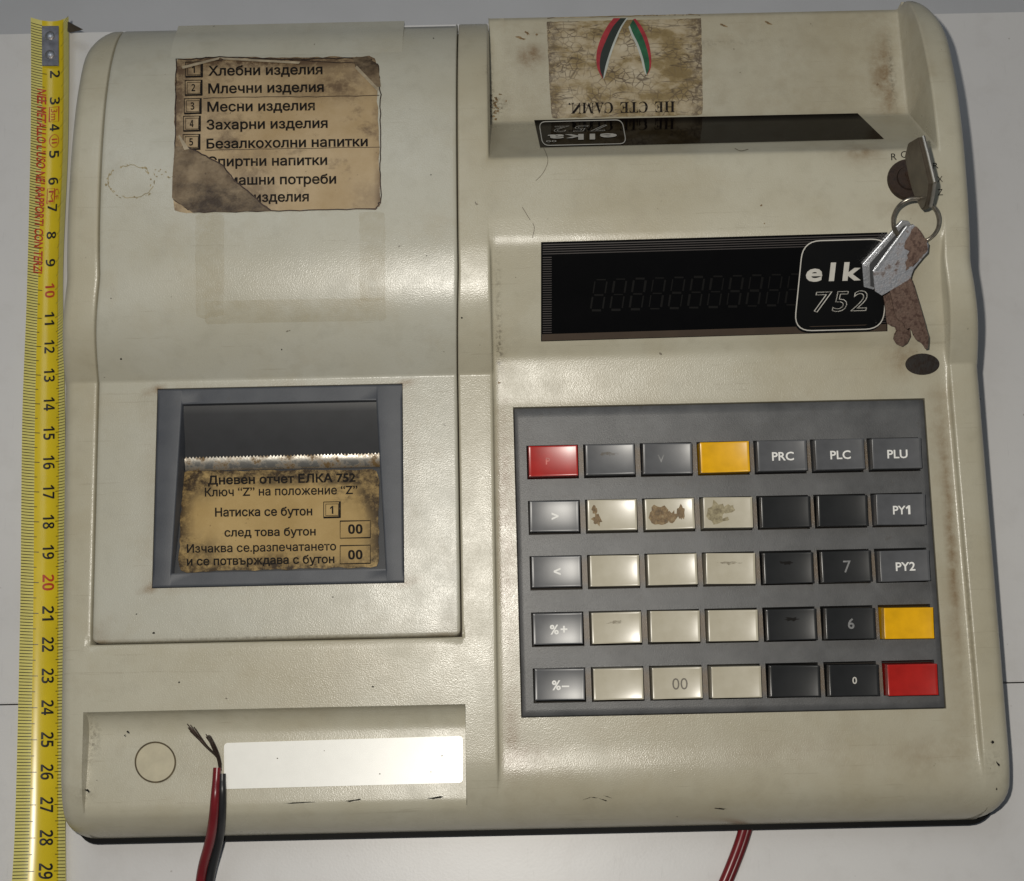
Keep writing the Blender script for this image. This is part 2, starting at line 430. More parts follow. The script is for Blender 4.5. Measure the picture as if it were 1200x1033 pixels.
# ------------------------------------------------------------------ profiles of the machine (cm)
deck_f = mono([(0.35, 0.70), (0.37, 1.15), (0.48, 1.62), (0.72, 2.08), (1.08, 2.46), (1.6, 2.76), (2.2, 2.94), (2.9, 3.04)])
def deck(y): return deck_f(y) if y < 2.9 else 3.04 + (y-2.9)*(4.60-3.04)/(13.75-2.9)
hump_f = mono([(13.75, 4.60), (14.1, 5.02), (14.55, 5.52), (15.0, 5.92), (15.5, 6.22), (16.2, 6.5), (17.2, 6.76), (18.5, 6.93), (20.0, 7.0),
               (21.5, 6.92), (23.0, 6.62), (24.1, 6.15), (24.8, 5.65), (25.2, 5.2), (25.36, 4.85), (25.42, 4.5)])
def hump(y): return deck(y) if y <= 13.75 else hump_f(y)
CREASE = 13.75
kz_f = mono([(12.95, 4.285), (14.2, 4.66), (14.36, 4.75), (14.5, 4.90), (15.7, 5.72), (16.95, 6.57), (17.15, 6.69), (17.4, 6.775), (17.8, 6.83)])
kb_f = mono([(19.6, 6.985), (19.75, 6.96), (19.86, 6.85), (20.9, 5.70), (22.05, 4.42), (22.16, 4.30), (22.3, 4.22), (23.5, 4.18), (25.9, 4.10), (26.05, 4.02)])
def keydeck(y):
    if y < 12.95: return deck(y) - 0.2*min(1, max(0, (y-1.2)/1.3))
    if y < 17.8: return min(kz_f(y), hump(y))
    if y < 19.6: return hump(y)
    return kb_f(y)
def recess_floor(y):
    if y > 3.22:
        t = min(1, (y-3.22)/(3.97-3.22)); return 2.50 + (deck(3.97)-2.52)*(1-math.sqrt(max(0, 1-t*t)))
    return lin([(1.1, deck(1.1)), (1.5, 2.49), (3.22, 2.50)])(y)

def ycurve(a, b, c, d): return lin([(0, a), (13.8, b), (16.4, c), (24.5, d)])
Y0 = 0.35
_ol = ycurve(-13.62, -13.58, -13.12, -13.0); _or = ycurve(14.62, 14.24, 13.74, 13.78)
def corner(y, Rr):
    d = y-Y0
    return 0 if d >= Rr else Rr - math.sqrt(max(0, Rr*Rr-(Rr-d)**2))
def rear_corner(y): return 0 if y < 23.6 else 0.5*((min(y, 25.95)-23.6)/2.0)**2
A = {'OL': lambda y: _ol(y)+corner(y, 0.7)+1.3*rear_corner(min(y, 25.1)), 'GL': ycurve(-12.80, -12.54, -12.12, -12.1),
     'GR': ycurve(-1.64, -1.59, -1.46, -1.40), 'MW': ycurve(-0.62, -0.54, -0.52, -0.48),
     'KL': lin([(0, 0.11), (13, 0.05)]), 'KR': lin([(0, 12.82), (3.5, 12.75), (12.8, 12.57), (13.5, 12.5), (16, 12.3)]),
     'RS': ycurve(13.76, 13.30, 12.88, 12.90), 'OR': lambda y: _or(y)-corner(y, 1.0)-.78*rear_corner(y),
     'BL': lin([(7.5, -10.87), (13.5, -10.72)]), 'BR': lin([(7.5, -3.31), (13.5, -3.28)])}

def rows(breaks, step):
    out = []
    for a, b in zip(breaks, breaks[1:]):
        k = max(1, math.ceil((b-a)/step - 1e-6)); out += [a+(b-a)*i/k for i in range(k)]
    return out+[breaks[-1]]
def grid(bm, cols, ys, zf, skip, depth, stain=None, yshift=None):
    """height-field sheet over columns x(y) with openings; every border gets a wall of the given depth"""
    lay = bm.verts.layers.color.new('stain') if stain else None
    V = {}
    nC, nR = len(cols), len(ys)
    def vert(i, j):
        if (i, j) not in V:
            y = ys[j]; x = cols[i][0](y); z = zf(cols[i], x, y)
            yy = y + (yshift(cols[i], x, y) if yshift else 0)
            V[i, j] = bm.verts.new((x, yy, z))
            if lay: r, g = stain(x, y); V[i, j][lay] = (r, g, 0, 1)
        return V[i, j]
    for j in range(nR-1):
        for i in range(nC-1):
            ym = (ys[j]+ys[j+1])/2
            if skip and skip(i, j, (cols[i][0](ym)+cols[i+1][0](ym))/2, ym): continue
            bm.faces.new((vert(i, j), vert(i+1, j), vert(i+1, j+1), vert(i, j+1)))
    be = [e for e in bm.edges if e.is_boundary]
    r = bmesh.ops.extrude_edge_only(bm, edges=be)
    for v in [g for g in r['geom'] if isinstance(g, bmesh.types.BMVert)]: v.co.z = depth(v.co)
    recalc(bm)
def off(a, d): return lambda y: A[a](y)+d
def between(a, b, f): return lambda y: A[a](y)*(1-f)+A[b](y)*f

def spot(x, y, cx, cy, rx, ry, k=1.0):
    return k*math.exp(-((x-cx)/rx)**2-((y-cy)/ry)**2)
def stain_fn(x, y):
    r = spot(x, y, 10.6, 19.7, 0.9, 0.55, .9) + spot(x, y, 11.5, 17.9, 1.2, .3, .55) + spot(x, y, 11.9, 14.0, .7, .8, .8)
    r += spot(x, y, 12.0, 16.2, .35, 1.2, .55)
    r += spot(x, y, -0.25, 9, 0.32, 4.6, .9) + spot(x, y, 0.3, 2.4, 0.9, .5, .55) + spot(x, y, -0.2, 3.0, .3, 1.2, .5)
    r += spot(x, y, 13.15, 8, 0.2, 5.5, .75) + spot(x, y, 12.8, 12, .3, 2.0, .35)
    r += spot(x, y, 8, 2.4, 3.5, .5, .3) + spot(x, y, 12, 2.2, 1.0, .6, .35) + spot(x, y, 4, 13.4, 5, .25, .2)
    if -.5 < x < 13.4 and y < 13: r += .24
    if y > 5.8: r += .35*math.exp(-((x-A['GR'](y))/.1)**2)+.25*math.exp(-((x-A['GL'](y))/.08)**2)
    if 22.2 < y and 0 < x < 13: r += .42 + spot(x, y, 12.2, 23.5, .3, 1.6, .8) + spot(x, y, 0.9, 24.6, .4, .4, .8)
    g = spot(x, y, -0.30, 14.3, .12, 1.0, .9) + spot(x, y, -0.30, 16.5, .08, 1.5, .6) + spot(x, y, -0.25, 22.8, .35, .35, 1.0)
    g += spot(x, y, -0.42, 23.3, .06, 2, .8) + spot(x, y, 12.45, 23.6, .12, 1.8, .8) + spot(x, y, -12.75, 3.2, .15, .8, .8)
    g += spot(x, y, 6, 24.9, 4, .15, .6) + spot(x, y, -12.9, 1.6, .3, .4, .5) + spot(x, y, 13.55, 6, .1, 5, .55) + spot(x, y, 14.0, 2.0, .4, .6, .5)
    g += spot(x, y, -0.35, 7, .1, 6, .45)
    return min(1, r), min(1, g)
def stain_lid(x, y):
    r = spot(x, y, -10.9, 18.6, .7, .35, .35) + spot(x, y, -12.4, 6.3, .4, .5, .6) + spot(x, y, -2.0, 6.4, .5, .8, .45)
    for d in (abs(x-A['BL'](y)), abs(x-A['BR'](y))):
        if 7.4 < y < 13.7: r += .5*math.exp(-(d/.08)**2)
    for d in (abs(y-7.55), abs(y-13.53)):
        if -10.9 < x < -3.2: r += .5*math.exp(-(d/.08)**2)
    r += .5*math.exp(-((y-6.02)/.07)**2)
    g = spot(x, y, -7, 6.05, 6, .06, .7) + spot(x, y, -3.2, 10.5, .12, 3, .25) + spot(x, y, -2.4, 8, .5, 1.5, .25)
    return min(1, r), min(1, g)

reg = empty('cash_register', (0.4, 12.5, 0), 'old beige cash register with grey keypad, coloured keys and dark displays', 'cash register')

# ------------------------------------------------------------------ housing
RND = 0.34
cols = []
for d in (0, .012, .04, .085, .15, .23, .34): cols.append((off('OL', d), 'edgeL', d))
cols += [(off('GL', -.20), 'hi', 0), (off('GL', -.165), 'hi', 0), (off('GL', -.13), 'rec', 0), (off('GL', -.05), 'rec', 0), (off('GL', -.02), 'gro', .012), (off('GL', 0), 'gro', .045)]
for k in range(1, 36): cols.append((between('GL', 'GR', k/36), 'rec', 0))
cols += [(off('GR', 0), 'groR', .045), (off('GR', .02), 'groR', .012), (off('GR', .045), 'rec', 0), (off('GR', .075), 'hi', 0), (off('GR', .11), 'hi', 0)]
cols += [(between('GR', 'MW', .4), 'hi', 0), (between('GR', 'MW', .7), 'hi', 0)]
for d, dr in ((-.10, 0), (-.06, .004), (-.035, .014), (-.014, .038), (-.003, .075)): cols.append((off('MW', d), 'wallhi', dr))
for d, dr in ((.012, .05), (.04, .014), (.08, 0), (.2, 0), (.34, 0), (.5, 0)): cols.append((off('MW', d), 'walllo', dr))
cols.append((off('KL', -.03), 'lo', 0)); cols.append((off('KL', 0), 'lo', .0))
for k in range(1, 40): cols.append((between('KL', 'KR', k/40), 'lo', 0))
cols.append((off('KR', 0), 'lo', 0)); cols.append((off('KR', .03), 'lo', 0))
for f in (.3, .6): cols.append((between('KR', 'RS', f), 'lo', 0))
for d, dr in ((-.10, 0), (-.045, .014), (-.012, .05)): cols.append((off('RS', d), 'rlo', dr))
for d, dr in ((.004, .075), (.016, .038), (.037, .014), (.062, .004), (.10, 0)): cols.append((off('RS', d), 'rhi', dr))
cols.append((between('RS', 'OR', .38), 'hi', 0))
for d in (.34, .23, .15, .085, .04, .012, 0): cols.append((off('OR', -d), 'edgeR', d))
ys = rows([.35, .37, .41, .48, .58, .72, .9, 1.08, 1.3, 1.6, 1.9, 2.2, 2.6, 3.1, 3.3, 3.45, 3.56, 3.7, 3.8, 3.87, 3.92, 3.95, 3.98, 4.3, 5.88, 5.91, 5.94, 6.3, 9, 12.79, 12.83, 12.95,
           13.7, 13.75, 13.8, 14.1, 14.36, 14.5, 14.8, 15.3, 16.0, 16.95, 17.05, 17.15, 17.27, 17.4, 17.6, 17.8, 19.6, 19.68, 19.75, 19.86, 20.0, 22.05, 22.1, 22.16, 22.22, 22.3, 22.5,
           23.6, 24.0, 24.3, 24.5, 24.65, 24.8, 24.95, 25.1, 25.2, 25.3, 25.36, 25.42, 25.55, 25.68, 25.8, 25.87, 25.93, 25.98, 26.05], 0.25)
def hump_r(y): return hump(y if y < 23 else 23+(y-23)*(25.42-23)/(25.93-23))
def house_z(c, x, y):
    t, d = c[1], c[2]
    h = hump_r(y) if x > 8 else hump(y); k = keydeck(y); gap = max(0, h-k)
    if t in ('edgeL', 'edgeR'): return h - (RND - math.sqrt(max(0, RND**2-(RND-min(d, RND))**2)))*(1 if h > 1.4 else (h-.7)/.7)
    if t in ('rec', 'gro', 'groR') and 1.1 <= y < 3.98: return min(h, recess_floor(y))
    if t in ('gro', 'groR') and y > 5.9: return h-d
    if t in ('rec',) and 5.87 < y < 5.95: return h - (.045 if y > 5.93 else .012 if y > 5.9 else 0)
    if t in ('wallhi', 'rhi'): return h - min(d, .6*gap)
    if t in ('walllo', 'rlo'): return k + min(d, .3*gap)
    if t == 'lo': return k
    return h
def house_skip(i, j, x, y):
    if y > 25.43 and x < A['MW'](y)+.005: return True
    if y > 5.935 and A['GL'](y) < x < A['GR'](y): return True
    if 3.56 < y < 12.79 and A['KL'](y)-.001 < x < A['KR'](y)+.001: return True
    return False
def house_depth(co):
    y, x = co.y, co.x
    if 5 < y < 25.41 and A['GL'](y)-.02 < x < A['GR'](y)+.02: return hump(y)-.75
    if 3.5 < y < 12.9 and A['KL'](y)-.02 < x < A['KR'](y)+.02: return keydeck(y)-.35
    return 0.72
bm = bmesh.new(); grid(bm, cols, ys, house_z, house_skip, house_depth, stain_fn)
obj('housing', bm, M['housing'], reg, smooth=50)
# dark base under the housing
bm = bmesh.new()
ring = []
yy = rows([.35, .37, .41, .48, .58, .75, .95, 1.2, 1.6, 13.8, 16.4, 23.6, 24.3, 25.0], 3)
L = [Vector((A['OL'](y)-.02, y-.15*max(0, 1-(y-.35)/2), 0)) for y in yy]; Rg = [Vector((A['OR'](y)+.09, y-.15*max(0, 1-(y-.35)/2), 0)) for y in yy]
loop = L[::-1] + Rg
lo = [bm.verts.new((p.x, p.y, .12)) for p in loop]; hi = [bm.verts.new((p.x, p.y, .76)) for p in loop]
bm.faces.new(lo[::-1]); bm.faces.new(hi)
for i in range(len(loop)):
    j = (i+1) % len(loop); bm.faces.new((lo[i], lo[j], hi[j], hi[i]))
recalc(bm); obj('base', bm, M['base'], reg)
bm = bmesh.new()
for x, y in ((-11.5, 2.2), (12.3, 2.2), (-11, 23), (11.8, 23)):
    bmesh.ops.create_cone(bm, cap_ends=True, segments=20, radius1=.7, radius2=.7, depth=.16, matrix=Matrix.Translation((x, y, .08)))
for k, (x, y) in enumerate(((-11.5, 2.2), (12.3, 2.2), (-11, 23), (11.8, 23))):
    b2 = bmesh.new(); bmesh.ops.create_cone(b2, cap_ends=True, segments=20, radius1=.7, radius2=.65, depth=.14, matrix=Matrix.Translation((x, y, .07)))
    obj('rubber_foot', b2, M['base'], reg, org=(x, y, 0))
bm.free()
# dark tray seen through the joints round the printer cover
bm = bmesh.new()
tc = [(between('GL', 'GR', k/6), '', 0) for k in range(7)]
grid(bm, tc, rows([5.94, 13.75, 14.5, 16, 18, 24, 25.2], 1.2), lambda c, x, y: hump(y)-(1.9 if -11.5 < x < -2.5 and 6.5 < y < 14 else .62), None, lambda co: .8)
obj('cover_tray', bm, plain('dirty_gap', (0.035, 0.025, 0.015), .8), reg)

# ------------------------------------------------------------------ printer cover
lc = []
for d, dr in ((.045, .05), (.06, .018), (.09, .003), (.16, 0), (.25, 0), (.4, 0)): lc.append((off('GL', d), 'l', dr))
for f in (.35, .7): lc.append((between('GL', 'BL', f), '', 0))
lc += [(off('BL', -.02), '', 0), (off('BL', 0), '', 0)]
for k in range(1, 24): lc.append((between('BL', 'BR', k/24), '', 0))
lc += [(off('BR', 0), '', 0), (off('BR', .02), '', 0)]
for f in (.35, .65): lc.append((between('BR', 'GR', f), '', 0))
for d, dr in ((.4, 0), (.25, 0), (.16, 0), (.09, .003), (.06, .018), (.045, .05)): lc.append((off('GR', -d), 'r', dr))
LY0 = 6.0
ly = rows([6.0, 6.015, 6.045, 6.1, 6.3, 7.56, 13.53, 13.7, 13.75, 13.8, 14.1, 14.5, 15.5, 17, 19, 23.6, 24.0, 24.3, 24.5, 24.65, 24.8, 25.0, 25.15, 25.25, 25.33], .25)
def lid_z(c, x, y):
    dr = c[2]
    if y < 6.1: dr = max(dr, .05 if y < 6.01 else .018 if y < 6.03 else .003 if y < 6.09 else 0)
    return hump(y)-dr
def lid_shift(c, x, y):
    dx = min(x-(A['GL'](6)+.045), (A['GR'](6)-.045)-x); Rr = .16
    s = Rr-math.sqrt(max(0, Rr*Rr-(Rr-dx)**2)) if dx < Rr else 0
    return s*max(0, 1-(y-6.0)/.8)
def lid_skip(i, j, x, y):
    if 7.56 < y < 13.53 and A['BL'](y) < x < A['BR'](y): return True
    return y > 24.9 and A['GR'](y)-1.55 < x < A['GR'](y)-.12
bm = bmesh.new(); grid(bm, lc, ly, lid_z, lid_skip, lambda co: hump(co.y)-.5, stain_lid, lid_shift)
obj('printer_cover', bm, M['lid'], reg, smooth=50)

def surf(px, py, zf, lift=0.0):
    z = 4.5
    for _ in range(40):
        p = at(px, py, z); z = z*.4 + (zf(p.y)+lift)*.6
    return p
def on(zf, lift): return lambda x, y: surf(x, y, zf, lift)

# flap of the paper slot at the rear of the cover
bm = bmesh.new()
g = []
for k in range(13):
    y = 23.5 + (25.22-23.5)*k/12
    l = -.012+.10*min(1, k/8)
    xl, xr = at(196, 40, 6.9).x, at(470, 36, 6.9).x
    g.append([bm.verts.new((xl+(xr-xl)*i/12, y, hump(min(y, 24.75))-max(0, y-24.75)*.7+l)) for i in range(13)])
for j in range(12):
    for i in range(12): bm.faces.new((g[j][i], g[j][i+1], g[j+1][i+1], g[j+1][i]))
r = bmesh.ops.extrude_edge_only(bm, edges=[e for e in bm.edges if e.is_boundary])
for v in [q for q in r['geom'] if isinstance(q, bmesh.types.BMVert)]: v.co.z -= .2
recalc(bm); obj('paper_slot_flap', bm, M['lid'], reg)

# ------------------------------------------------------------------ printer window
bzc = [(off('BL', d), '', dr) for d, dr in ((.02, .03), (.05, .005), (.09, 0))]
IL = lin([(8.0, at(201, 672, 3.75).x), (13.0, at(214, 474, 4.45).x)]); IR = lin([(8.0, at(452, 667, 3.75).x), (13.0, at(441, 470, 4.45).x)])
A['IL'], A['IR'] = IL, IR
bzc += [(between('BL', 'IL', .5), '', 0), (off('IL', -.06), '', 0), (off('IL', -.02), '', .008), (off('IL', 0), '', .03)]
for k in range(1, 10): bzc.append((between('IL', 'IR', k/10), '', 0))
bzc += [(off('IR', 0), '', .03), (off('IR', .02), '', .008), (off('IR', .06), '', 0), (between('IR', 'BR', .5), '', 0)]
bzc += [(off('BR', d), '', dr) for d, dr in ((-.09, 0), (-.05, .005), (-.02, .03))]
yb0, yb1 = at(326, 669.5, 3.8).y, at(326, 472, 4.45).y
by = rows([7.58, 7.61, 7.66, yb0-.06, yb0-.02, yb0, yb1, yb1+.02, yb1+.06, 13.44, 13.48, 13.51], .6)
bm = bmesh.new()
grid(bm, bzc, by, lambda c, x, y: deck(y)+.015-(c[2] if (c[2] < .01 or not (y < yb0-.07 or y > yb1+.07)) else 0)-(.03 if y in (by[0], by[-1]) else 0),
     lambda i, j, x, y: yb0 < y < yb1 and A['IL'](y) < x < A['IR'](y), lambda co: deck(co.y)-(1.4 if -10.5 < co.x < -3.6 and 7.8 < co.y < 13.3 else .3))
obj('window_bezel', bm, M['bezel'], reg, smooth=50)
# sloping paper guide, tear bar, sticker plate
bm = bmesh.new()
ytb = at(326, 538, 3.5).y
xl, xr = A['IL'](11)-.15, A['IR'](11)+.15
prof = [(yb1+.02, 4.28), (yb1-.25, 4.20), (ytb+.5, 3.62), (ytb, 3.42), (ytb-.3, 3.20), (ytb-.32, 2.9)]
g = [[bm.verts.new((x, y, z)) for x in (xl, (xl+xr)/2, xr)] for y, z in prof]
for j in range(len(g)-1):
    for i in range(2): bm.faces.new((g[j][i], g[j+1][i], g[j+1][i+1], g[j][i+1]))
recalc(bm); obj('paper_guide', bm, M['guide'], reg)
bm = bmesh.new()
nt = 58; zt = 3.46
xl2, xr2 = A['IL'](ytb)+.02, A['IR'](ytb)-.02
y_hi = at(326, 537, zt).y; y_lo = at(326, 549, zt).y
prev = None
for k in range(nt*2+1):
    x = xl2+(xr2-xl2)*k/(nt*2); yt = y_hi + (.07 if k % 2 else 0)
    cur = (bm.verts.new((x, yt, zt+.12)), bm.verts.new((x, y_hi-.05, zt+.10)), bm.verts.new((x, y_lo+.06, zt-.0)), bm.verts.new((x, y_lo, zt-.10)))
    if prev:
        for q in range(3): bm.faces.new((prev[q], prev[q+1], cur[q+1], cur[q]))
    prev = cur
recalc(bm); obj('tear_bar', bm, M['tear_bar'], reg)

def stz(y): return lin([(8.0, 3.42), (11.4, 3.30)])(y)
def paint(o, fn):
    me = o.data; a = me.color_attributes.new('stain', 'FLOAT_COLOR', 'POINT')
    for v in me.vertices:
        p = (Vector(v.co)/S)+ORG[o.name]; r = fn(p.x, p.y); a.data[v.index].color = (r, 0, 0, 1)
# plate carrying the report sticker
bm = bmesh.new(); put_patch(bm, on(stz, -.03), [(200, 548), (455, 546), (466, 680), (188, 684)], 4, 3)
obj('sticker_plate', bm, M['guide'], reg)
bm = bmesh.new(); P = on(stz, 0.012)
put_patch(bm, P, [(214.5, 552.5), (444, 550.5), (444, 664.5), (209, 671)], 26, 16, rag=1.0)
o = obj('report_sticker', bm, M['paper_gold'], reg); rs = o
def rs_stain(x, y):
    a, b = at(212, 560, 3.35), at(443, 665, 3.4)
    u = (x-a.x)/(b.x-a.x); v = (y-b.y)/(a.y-b.y)
    e = min(u, 1-u)*2.1; f = min(v, 1-v)
    return min(1, max(0, 1.1-e*6)+max(0, 1.1-f*9)*.9+spot(u, v, .1, .9, .1, .12, .9)+spot(u, v, .12, .2, .12, .15, .7)+spot(u, v, .95, .78, .08, .15, .8)+spot(u, v, .5, .1, .25, .08, .8)+spot(u, v, .45, .97, .2, .06, .8)+spot(u, v, .82, .95, .15, .06, .8))
paint(o, rs_stain)
def button_box(bm, P, x0, y0, x1, y1, heavy=False, slope=-.02):
    q = [(x0, y0), (x1, y0+slope*(x1-x0)), (x1, y1+slope*(x1-x0)), (x0, y1)]
    put_line(bm, P, q, .9, True)
    if heavy:
        i = 2.4; put_line(bm, P, [(x0+i, y0+i), (x1-i, y0+i-.3), (x1-i, y1-i-.3), (x0+i, y1-i)], .6, True)
        put_line(bm, P, [(x1-.9, y0), (x1-1.1, y1-.7), (x0, y1-.2)], 2.1)
bm = bmesh.new(); P = on(stz, 0.024)
put_text(bm, 'Дневен отчет ЕЛКА 752', P, (243.6, 568), (416.7, 564.5), 9.6, offset=.030)
put_text(bm, 'Ключ “Z” на положение “Z”', P, (240, 582), (419, 579), 9.6, offset=.018)
put_text(bm, 'Натиска се бутон', P, (252, 605.5), (366, 604), 9.6, offset=.024)
put_text(bm, 'след това бутон', P, (263, 629), (370, 627.5), 9.2, offset=.022)
put_text(bm, 'Изчаква се.разпечатането', P, (219, 648), (394, 645), 9.4, offset=.018)
put_text(bm, 'и се потвърждава с бутон', P, (219, 663), (392, 660), 9.4, offset=.024)
button_box(bm, P, 379.3, 588.6, 399, 607, True); put_text(bm, DIG['1'], P, (386.5, 602.5), (390.7, 602.4), 9)
for y0, y1 in ((611, 631), (639.8, 661)):
    button_box(bm, P, 398.6, y0, 434, y1); put_text(bm, bold_digits('00'), P, (408, y1-5.2), (425, y1-5.6), 10.5, offset=.01)
obj('lettering', bm, M['print'], rs, smooth=0)

# ------------------------------------------------------------------ category sticker on the cover
bm = bmesh.new()
put_patch(bm, on(hump, .014), [(206, 68), (441, 66.5), (446.5, 245), (203, 249)], 30, 24, rag=1.1)
cs = obj('category_sticker', bm, M['paper_tan'], reg)
def cs_stain(x, y):
    a, b = at(206, 68, 7), at(446, 247, 6.9)
    u = (x-a.x)/(b.x-a.x); v = (y-b.y)/(a.y-b.y)
    return min(1, max(0, .9-u*10)+max(0, .8-(1-v)*14)+max(0, .6-(1-u)*26)+spot(u, v, .8, .83, .12, .1, .75)+spot(u, v, .6, .78, .22, .05, .6)+spot(u, v, .12, .75, .12, .3, .5)+spot(u, v, .5, .95, .3, .06, .6)+spot(u, v, .4, .1, .12, .14, .7)+spot(u, v, .95, .08, .1, .1, .4)+spot(u, v, .38, .3, .12, .1, .5))
paint(cs, cs_stain)
bm = bmesh.new(); P = on(hump, .028)
for body, x0, y0, x1, y1 in (('Хлебни изделия', 244, 88.8, 378, 87), ('Млечни изделия', 244, 109.6, 379.5, 107.6), ('Месни изделия', 243, 131, 369, 129.2),
                             ('Захарни изделия', 242, 152, 384, 149.8), ('Безалкохолни напитки', 242, 174.2, 431, 171.4), ('Спиртни напитки', 243, 195.2, 383.5, 193.2),
                             ('Домашни потреби', 243, 217.2, 394, 215.2), ('Други изделия', 243, 237.6, 362, 236)):
    put_text(bm, body, P, (x0, y0), (x1, y1), 10.8, offset=.024)
for k, (x, y) in enumerate(((217.5, 73), (217, 94.5), (216, 116), (215, 136.5), (214.5, 158))):
    button_box(bm, P, x, y, x+20, y+17.5, True)
    put_text(bm, bold_digits(str(k+1)), P, (x+7.4, y+12.8), (x+11.8 if k else x+11, y+12.7), 8.4)
obj('lettering', bm, M['print'], cs, smooth=0)
bm = bmesh.new(); P = on(hump, .05)
def crv2(pts, k=8): return [tuple(v) for v in smooth_path([Vector(p) for p in pts], k)]
def ragged(pts, rag, k=4):
    out = []
    for i in range(len(pts)):
        a, b = Vector(pts[i]), Vector(pts[(i+1) % len(pts)])
        for j in range(k): q = a+(b-a)*j/k; out.append((q.x+random.uniform(-rag, rag), q.y+random.uniform(-rag, rag)))
    return out
def put_poly(bm, P, pts, mi=0):
    f = bm.faces.new([bm.verts.new(P(*p)) for p in pts][::-1]); f.material_index = mi
    bmesh.ops.triangulate(bm, faces=[f])
put_poly(bm, P, ragged([(204, 172), (214, 171), (232, 178), (246, 186), (262, 194), (274, 212), (290, 224), (306, 238), (318, 247), (226, 249), (202, 233)], .9))
obj('torn_flap', bm, M['flap'], cs, smooth=0)
bm = bmesh.new()
put_poly(bm, P, ragged([(414, 67.5), (430, 67), (443, 76), (446, 102), (441, 103), (428, 90), (416, 78)], .7))
obj('torn_flap', bm, M['flap'], cs, smooth=0)
bm = bmesh.new(); P = on(hump, .07)
for pts in (((213, 78), (258, 67), (256, 70), (214, 81)), ((258, 67.5), (352, 72.5), (350, 75), (262, 70)), ((418, 77), (444, 104), (442, 107), (416, 80)), ((210, 158), (222, 175), (216, 176), (209, 160))):
    bm = bmesh.new(); put_poly(bm, P, list(pts)); obj('curled_edge', bm, M['paper_edge'], cs, smooth=0)
bm = bmesh.new(); put_line(bm, on(hump, .06), ragged([(214, 171), (232, 178), (246, 186), (262, 194), (274, 212), (290, 224), (306, 238), (317, 247)], .6, 3)[:-2], 1.6); obj('crease', bm, M['dark_rust'], cs, smooth=0)
P = on(hump, .02)
for l_, w_ in (([(238, 115.5), (300, 114), (380, 113.5), (445, 112)], .8), ([(240, 176.5), (330, 174.5), (445, 172.5)], .7), ([(222, 76), (262, 70.5), (330, 70), (380, 73), (425, 74)], .9)):
    bm = bmesh.new(); put_line(bm, P, [(x+random.uniform(-.4, .4), y+random.uniform(-.4, .4)) for x, y in crv2(l_)], w_); obj('crease', bm, M['dark_rust'], cs, smooth=0)
rim = ragged([(207, 70), (258, 67.5), (350, 70), (430, 67.5), (443, 77), (446, 110), (445.5, 180), (446, 236), (440, 245), (340, 247.5), (226, 248.5), (204, 234), (205, 150)], .9, 9)
bm = bmesh.new(); put_line(bm, P, rim, 1.3, True); obj('burnt_rim', bm, M['dark_rust'], cs, smooth=0)
# old adhesive tape marks on the cover
bm = bmesh.new(); P = on(hump, .011)
for q in ([(229, 250), (263, 250), (262, 372), (229, 374)], [(421, 248), (451, 247), (452, 352), (422, 354)], [(240, 353), (452, 349), (452, 376), (240, 380)]):
    bm = bmesh.new(); put_patch(bm, P, q, 3, 14, rag=.8); obj('tape_residue', bm, M['tape_residue'], reg, smooth=0)
bm = bmesh.new(); P = on(hump, .012)
for k in range(34):
    t = 2*math.pi*k/34; q = (153+27*math.cos(t)+random.uniform(-3, 3), 213+19*math.sin(t)+random.uniform(-2, 2))
    if random.random() < .8: put_blot(bm, P, q, random.uniform(.7, 2.2), random.uniform(.4, 1.1), 8, .5, t+1.57)
for a0, a1 in ((.3, 1.9), (2.4, 3.9), (4.2, 5.6)):
    put_line(bm, P, [(153+27*math.cos(t)+random.uniform(-1, 1), 213+19*math.sin(t)+random.uniform(-1, 1)) for t in [a0+(a1-a0)*k/14 for k in range(15)]], .7)
for k in range(10): put_blot(bm, P, (random.uniform(182, 203), 203+random.uniform(-4, 6)), random.uniform(.6, 1.6), .6, 8, .5)
obj('glue_ring', bm, plain('pale_glue_mark', (0.27, 0.22, 0.12), .6, var=.4, scale=4), reg, smooth=0)

# ------------------------------------------------------------------ displays
def dface(y): return keydeck(y)
P0 = lambda l: on(dface, l)
bm = bmesh.new(); put_patch(bm, P0(.02), [(634, 284), (1040, 272.5), (1040, 388.5), (634, 400.5)], 20, 8)
fd = obj('front_display', bm, M['glass'], reg)
bm = bmesh.new(); Q = P0(.03)
for k in range(5):
    y = 287+2.75*k; put_line(bm, Q, [(636, y), (838, y-5.5), (1038, y-11.5)], 1.0)
for k in range(33):
    y = 302+2.75*k; put_line(bm, Q, [(636, y), (646.5, y-.2)], .95); put_line(bm, Q, [(1026, y-11.6), (1038, y-12)], .95)
obj('window_ribs', bm, M['ribs'], fd, smooth=0)
bm = bmesh.new(); Q = P0(.028)
put_patch(bm, Q, [(635, 392), (1039, 380), (1039, 388), (635, 399.7)], 8, 1)
obj('window_edge', bm, M['brown_edge'], fd, smooth=0)
bm = bmesh.new(); Q = P0(.034)
for k in range(11):
    x0_, y0_ = 692+22.8*k, 364-k*.65
    dp = lambda u, v: (x0_+u*14+(1-v)*5.5, y0_-36*(1-v))
    for u0, v0, u1, v1 in ((.12, 0, .88, 0), (.12, .5, .88, .5), (.12, 1, .88, 1), (0, .06, 0, .44), (0, .56, 0, .94), (1, .06, 1, .44), (1, .56, 1, .94)):
        put_line(bm, Q, [dp(u0, v0), dp(u1, v1)], random.uniform(1.2, 2.7))
obj('digit_segments', bm, M['segment'], fd, smooth=0)
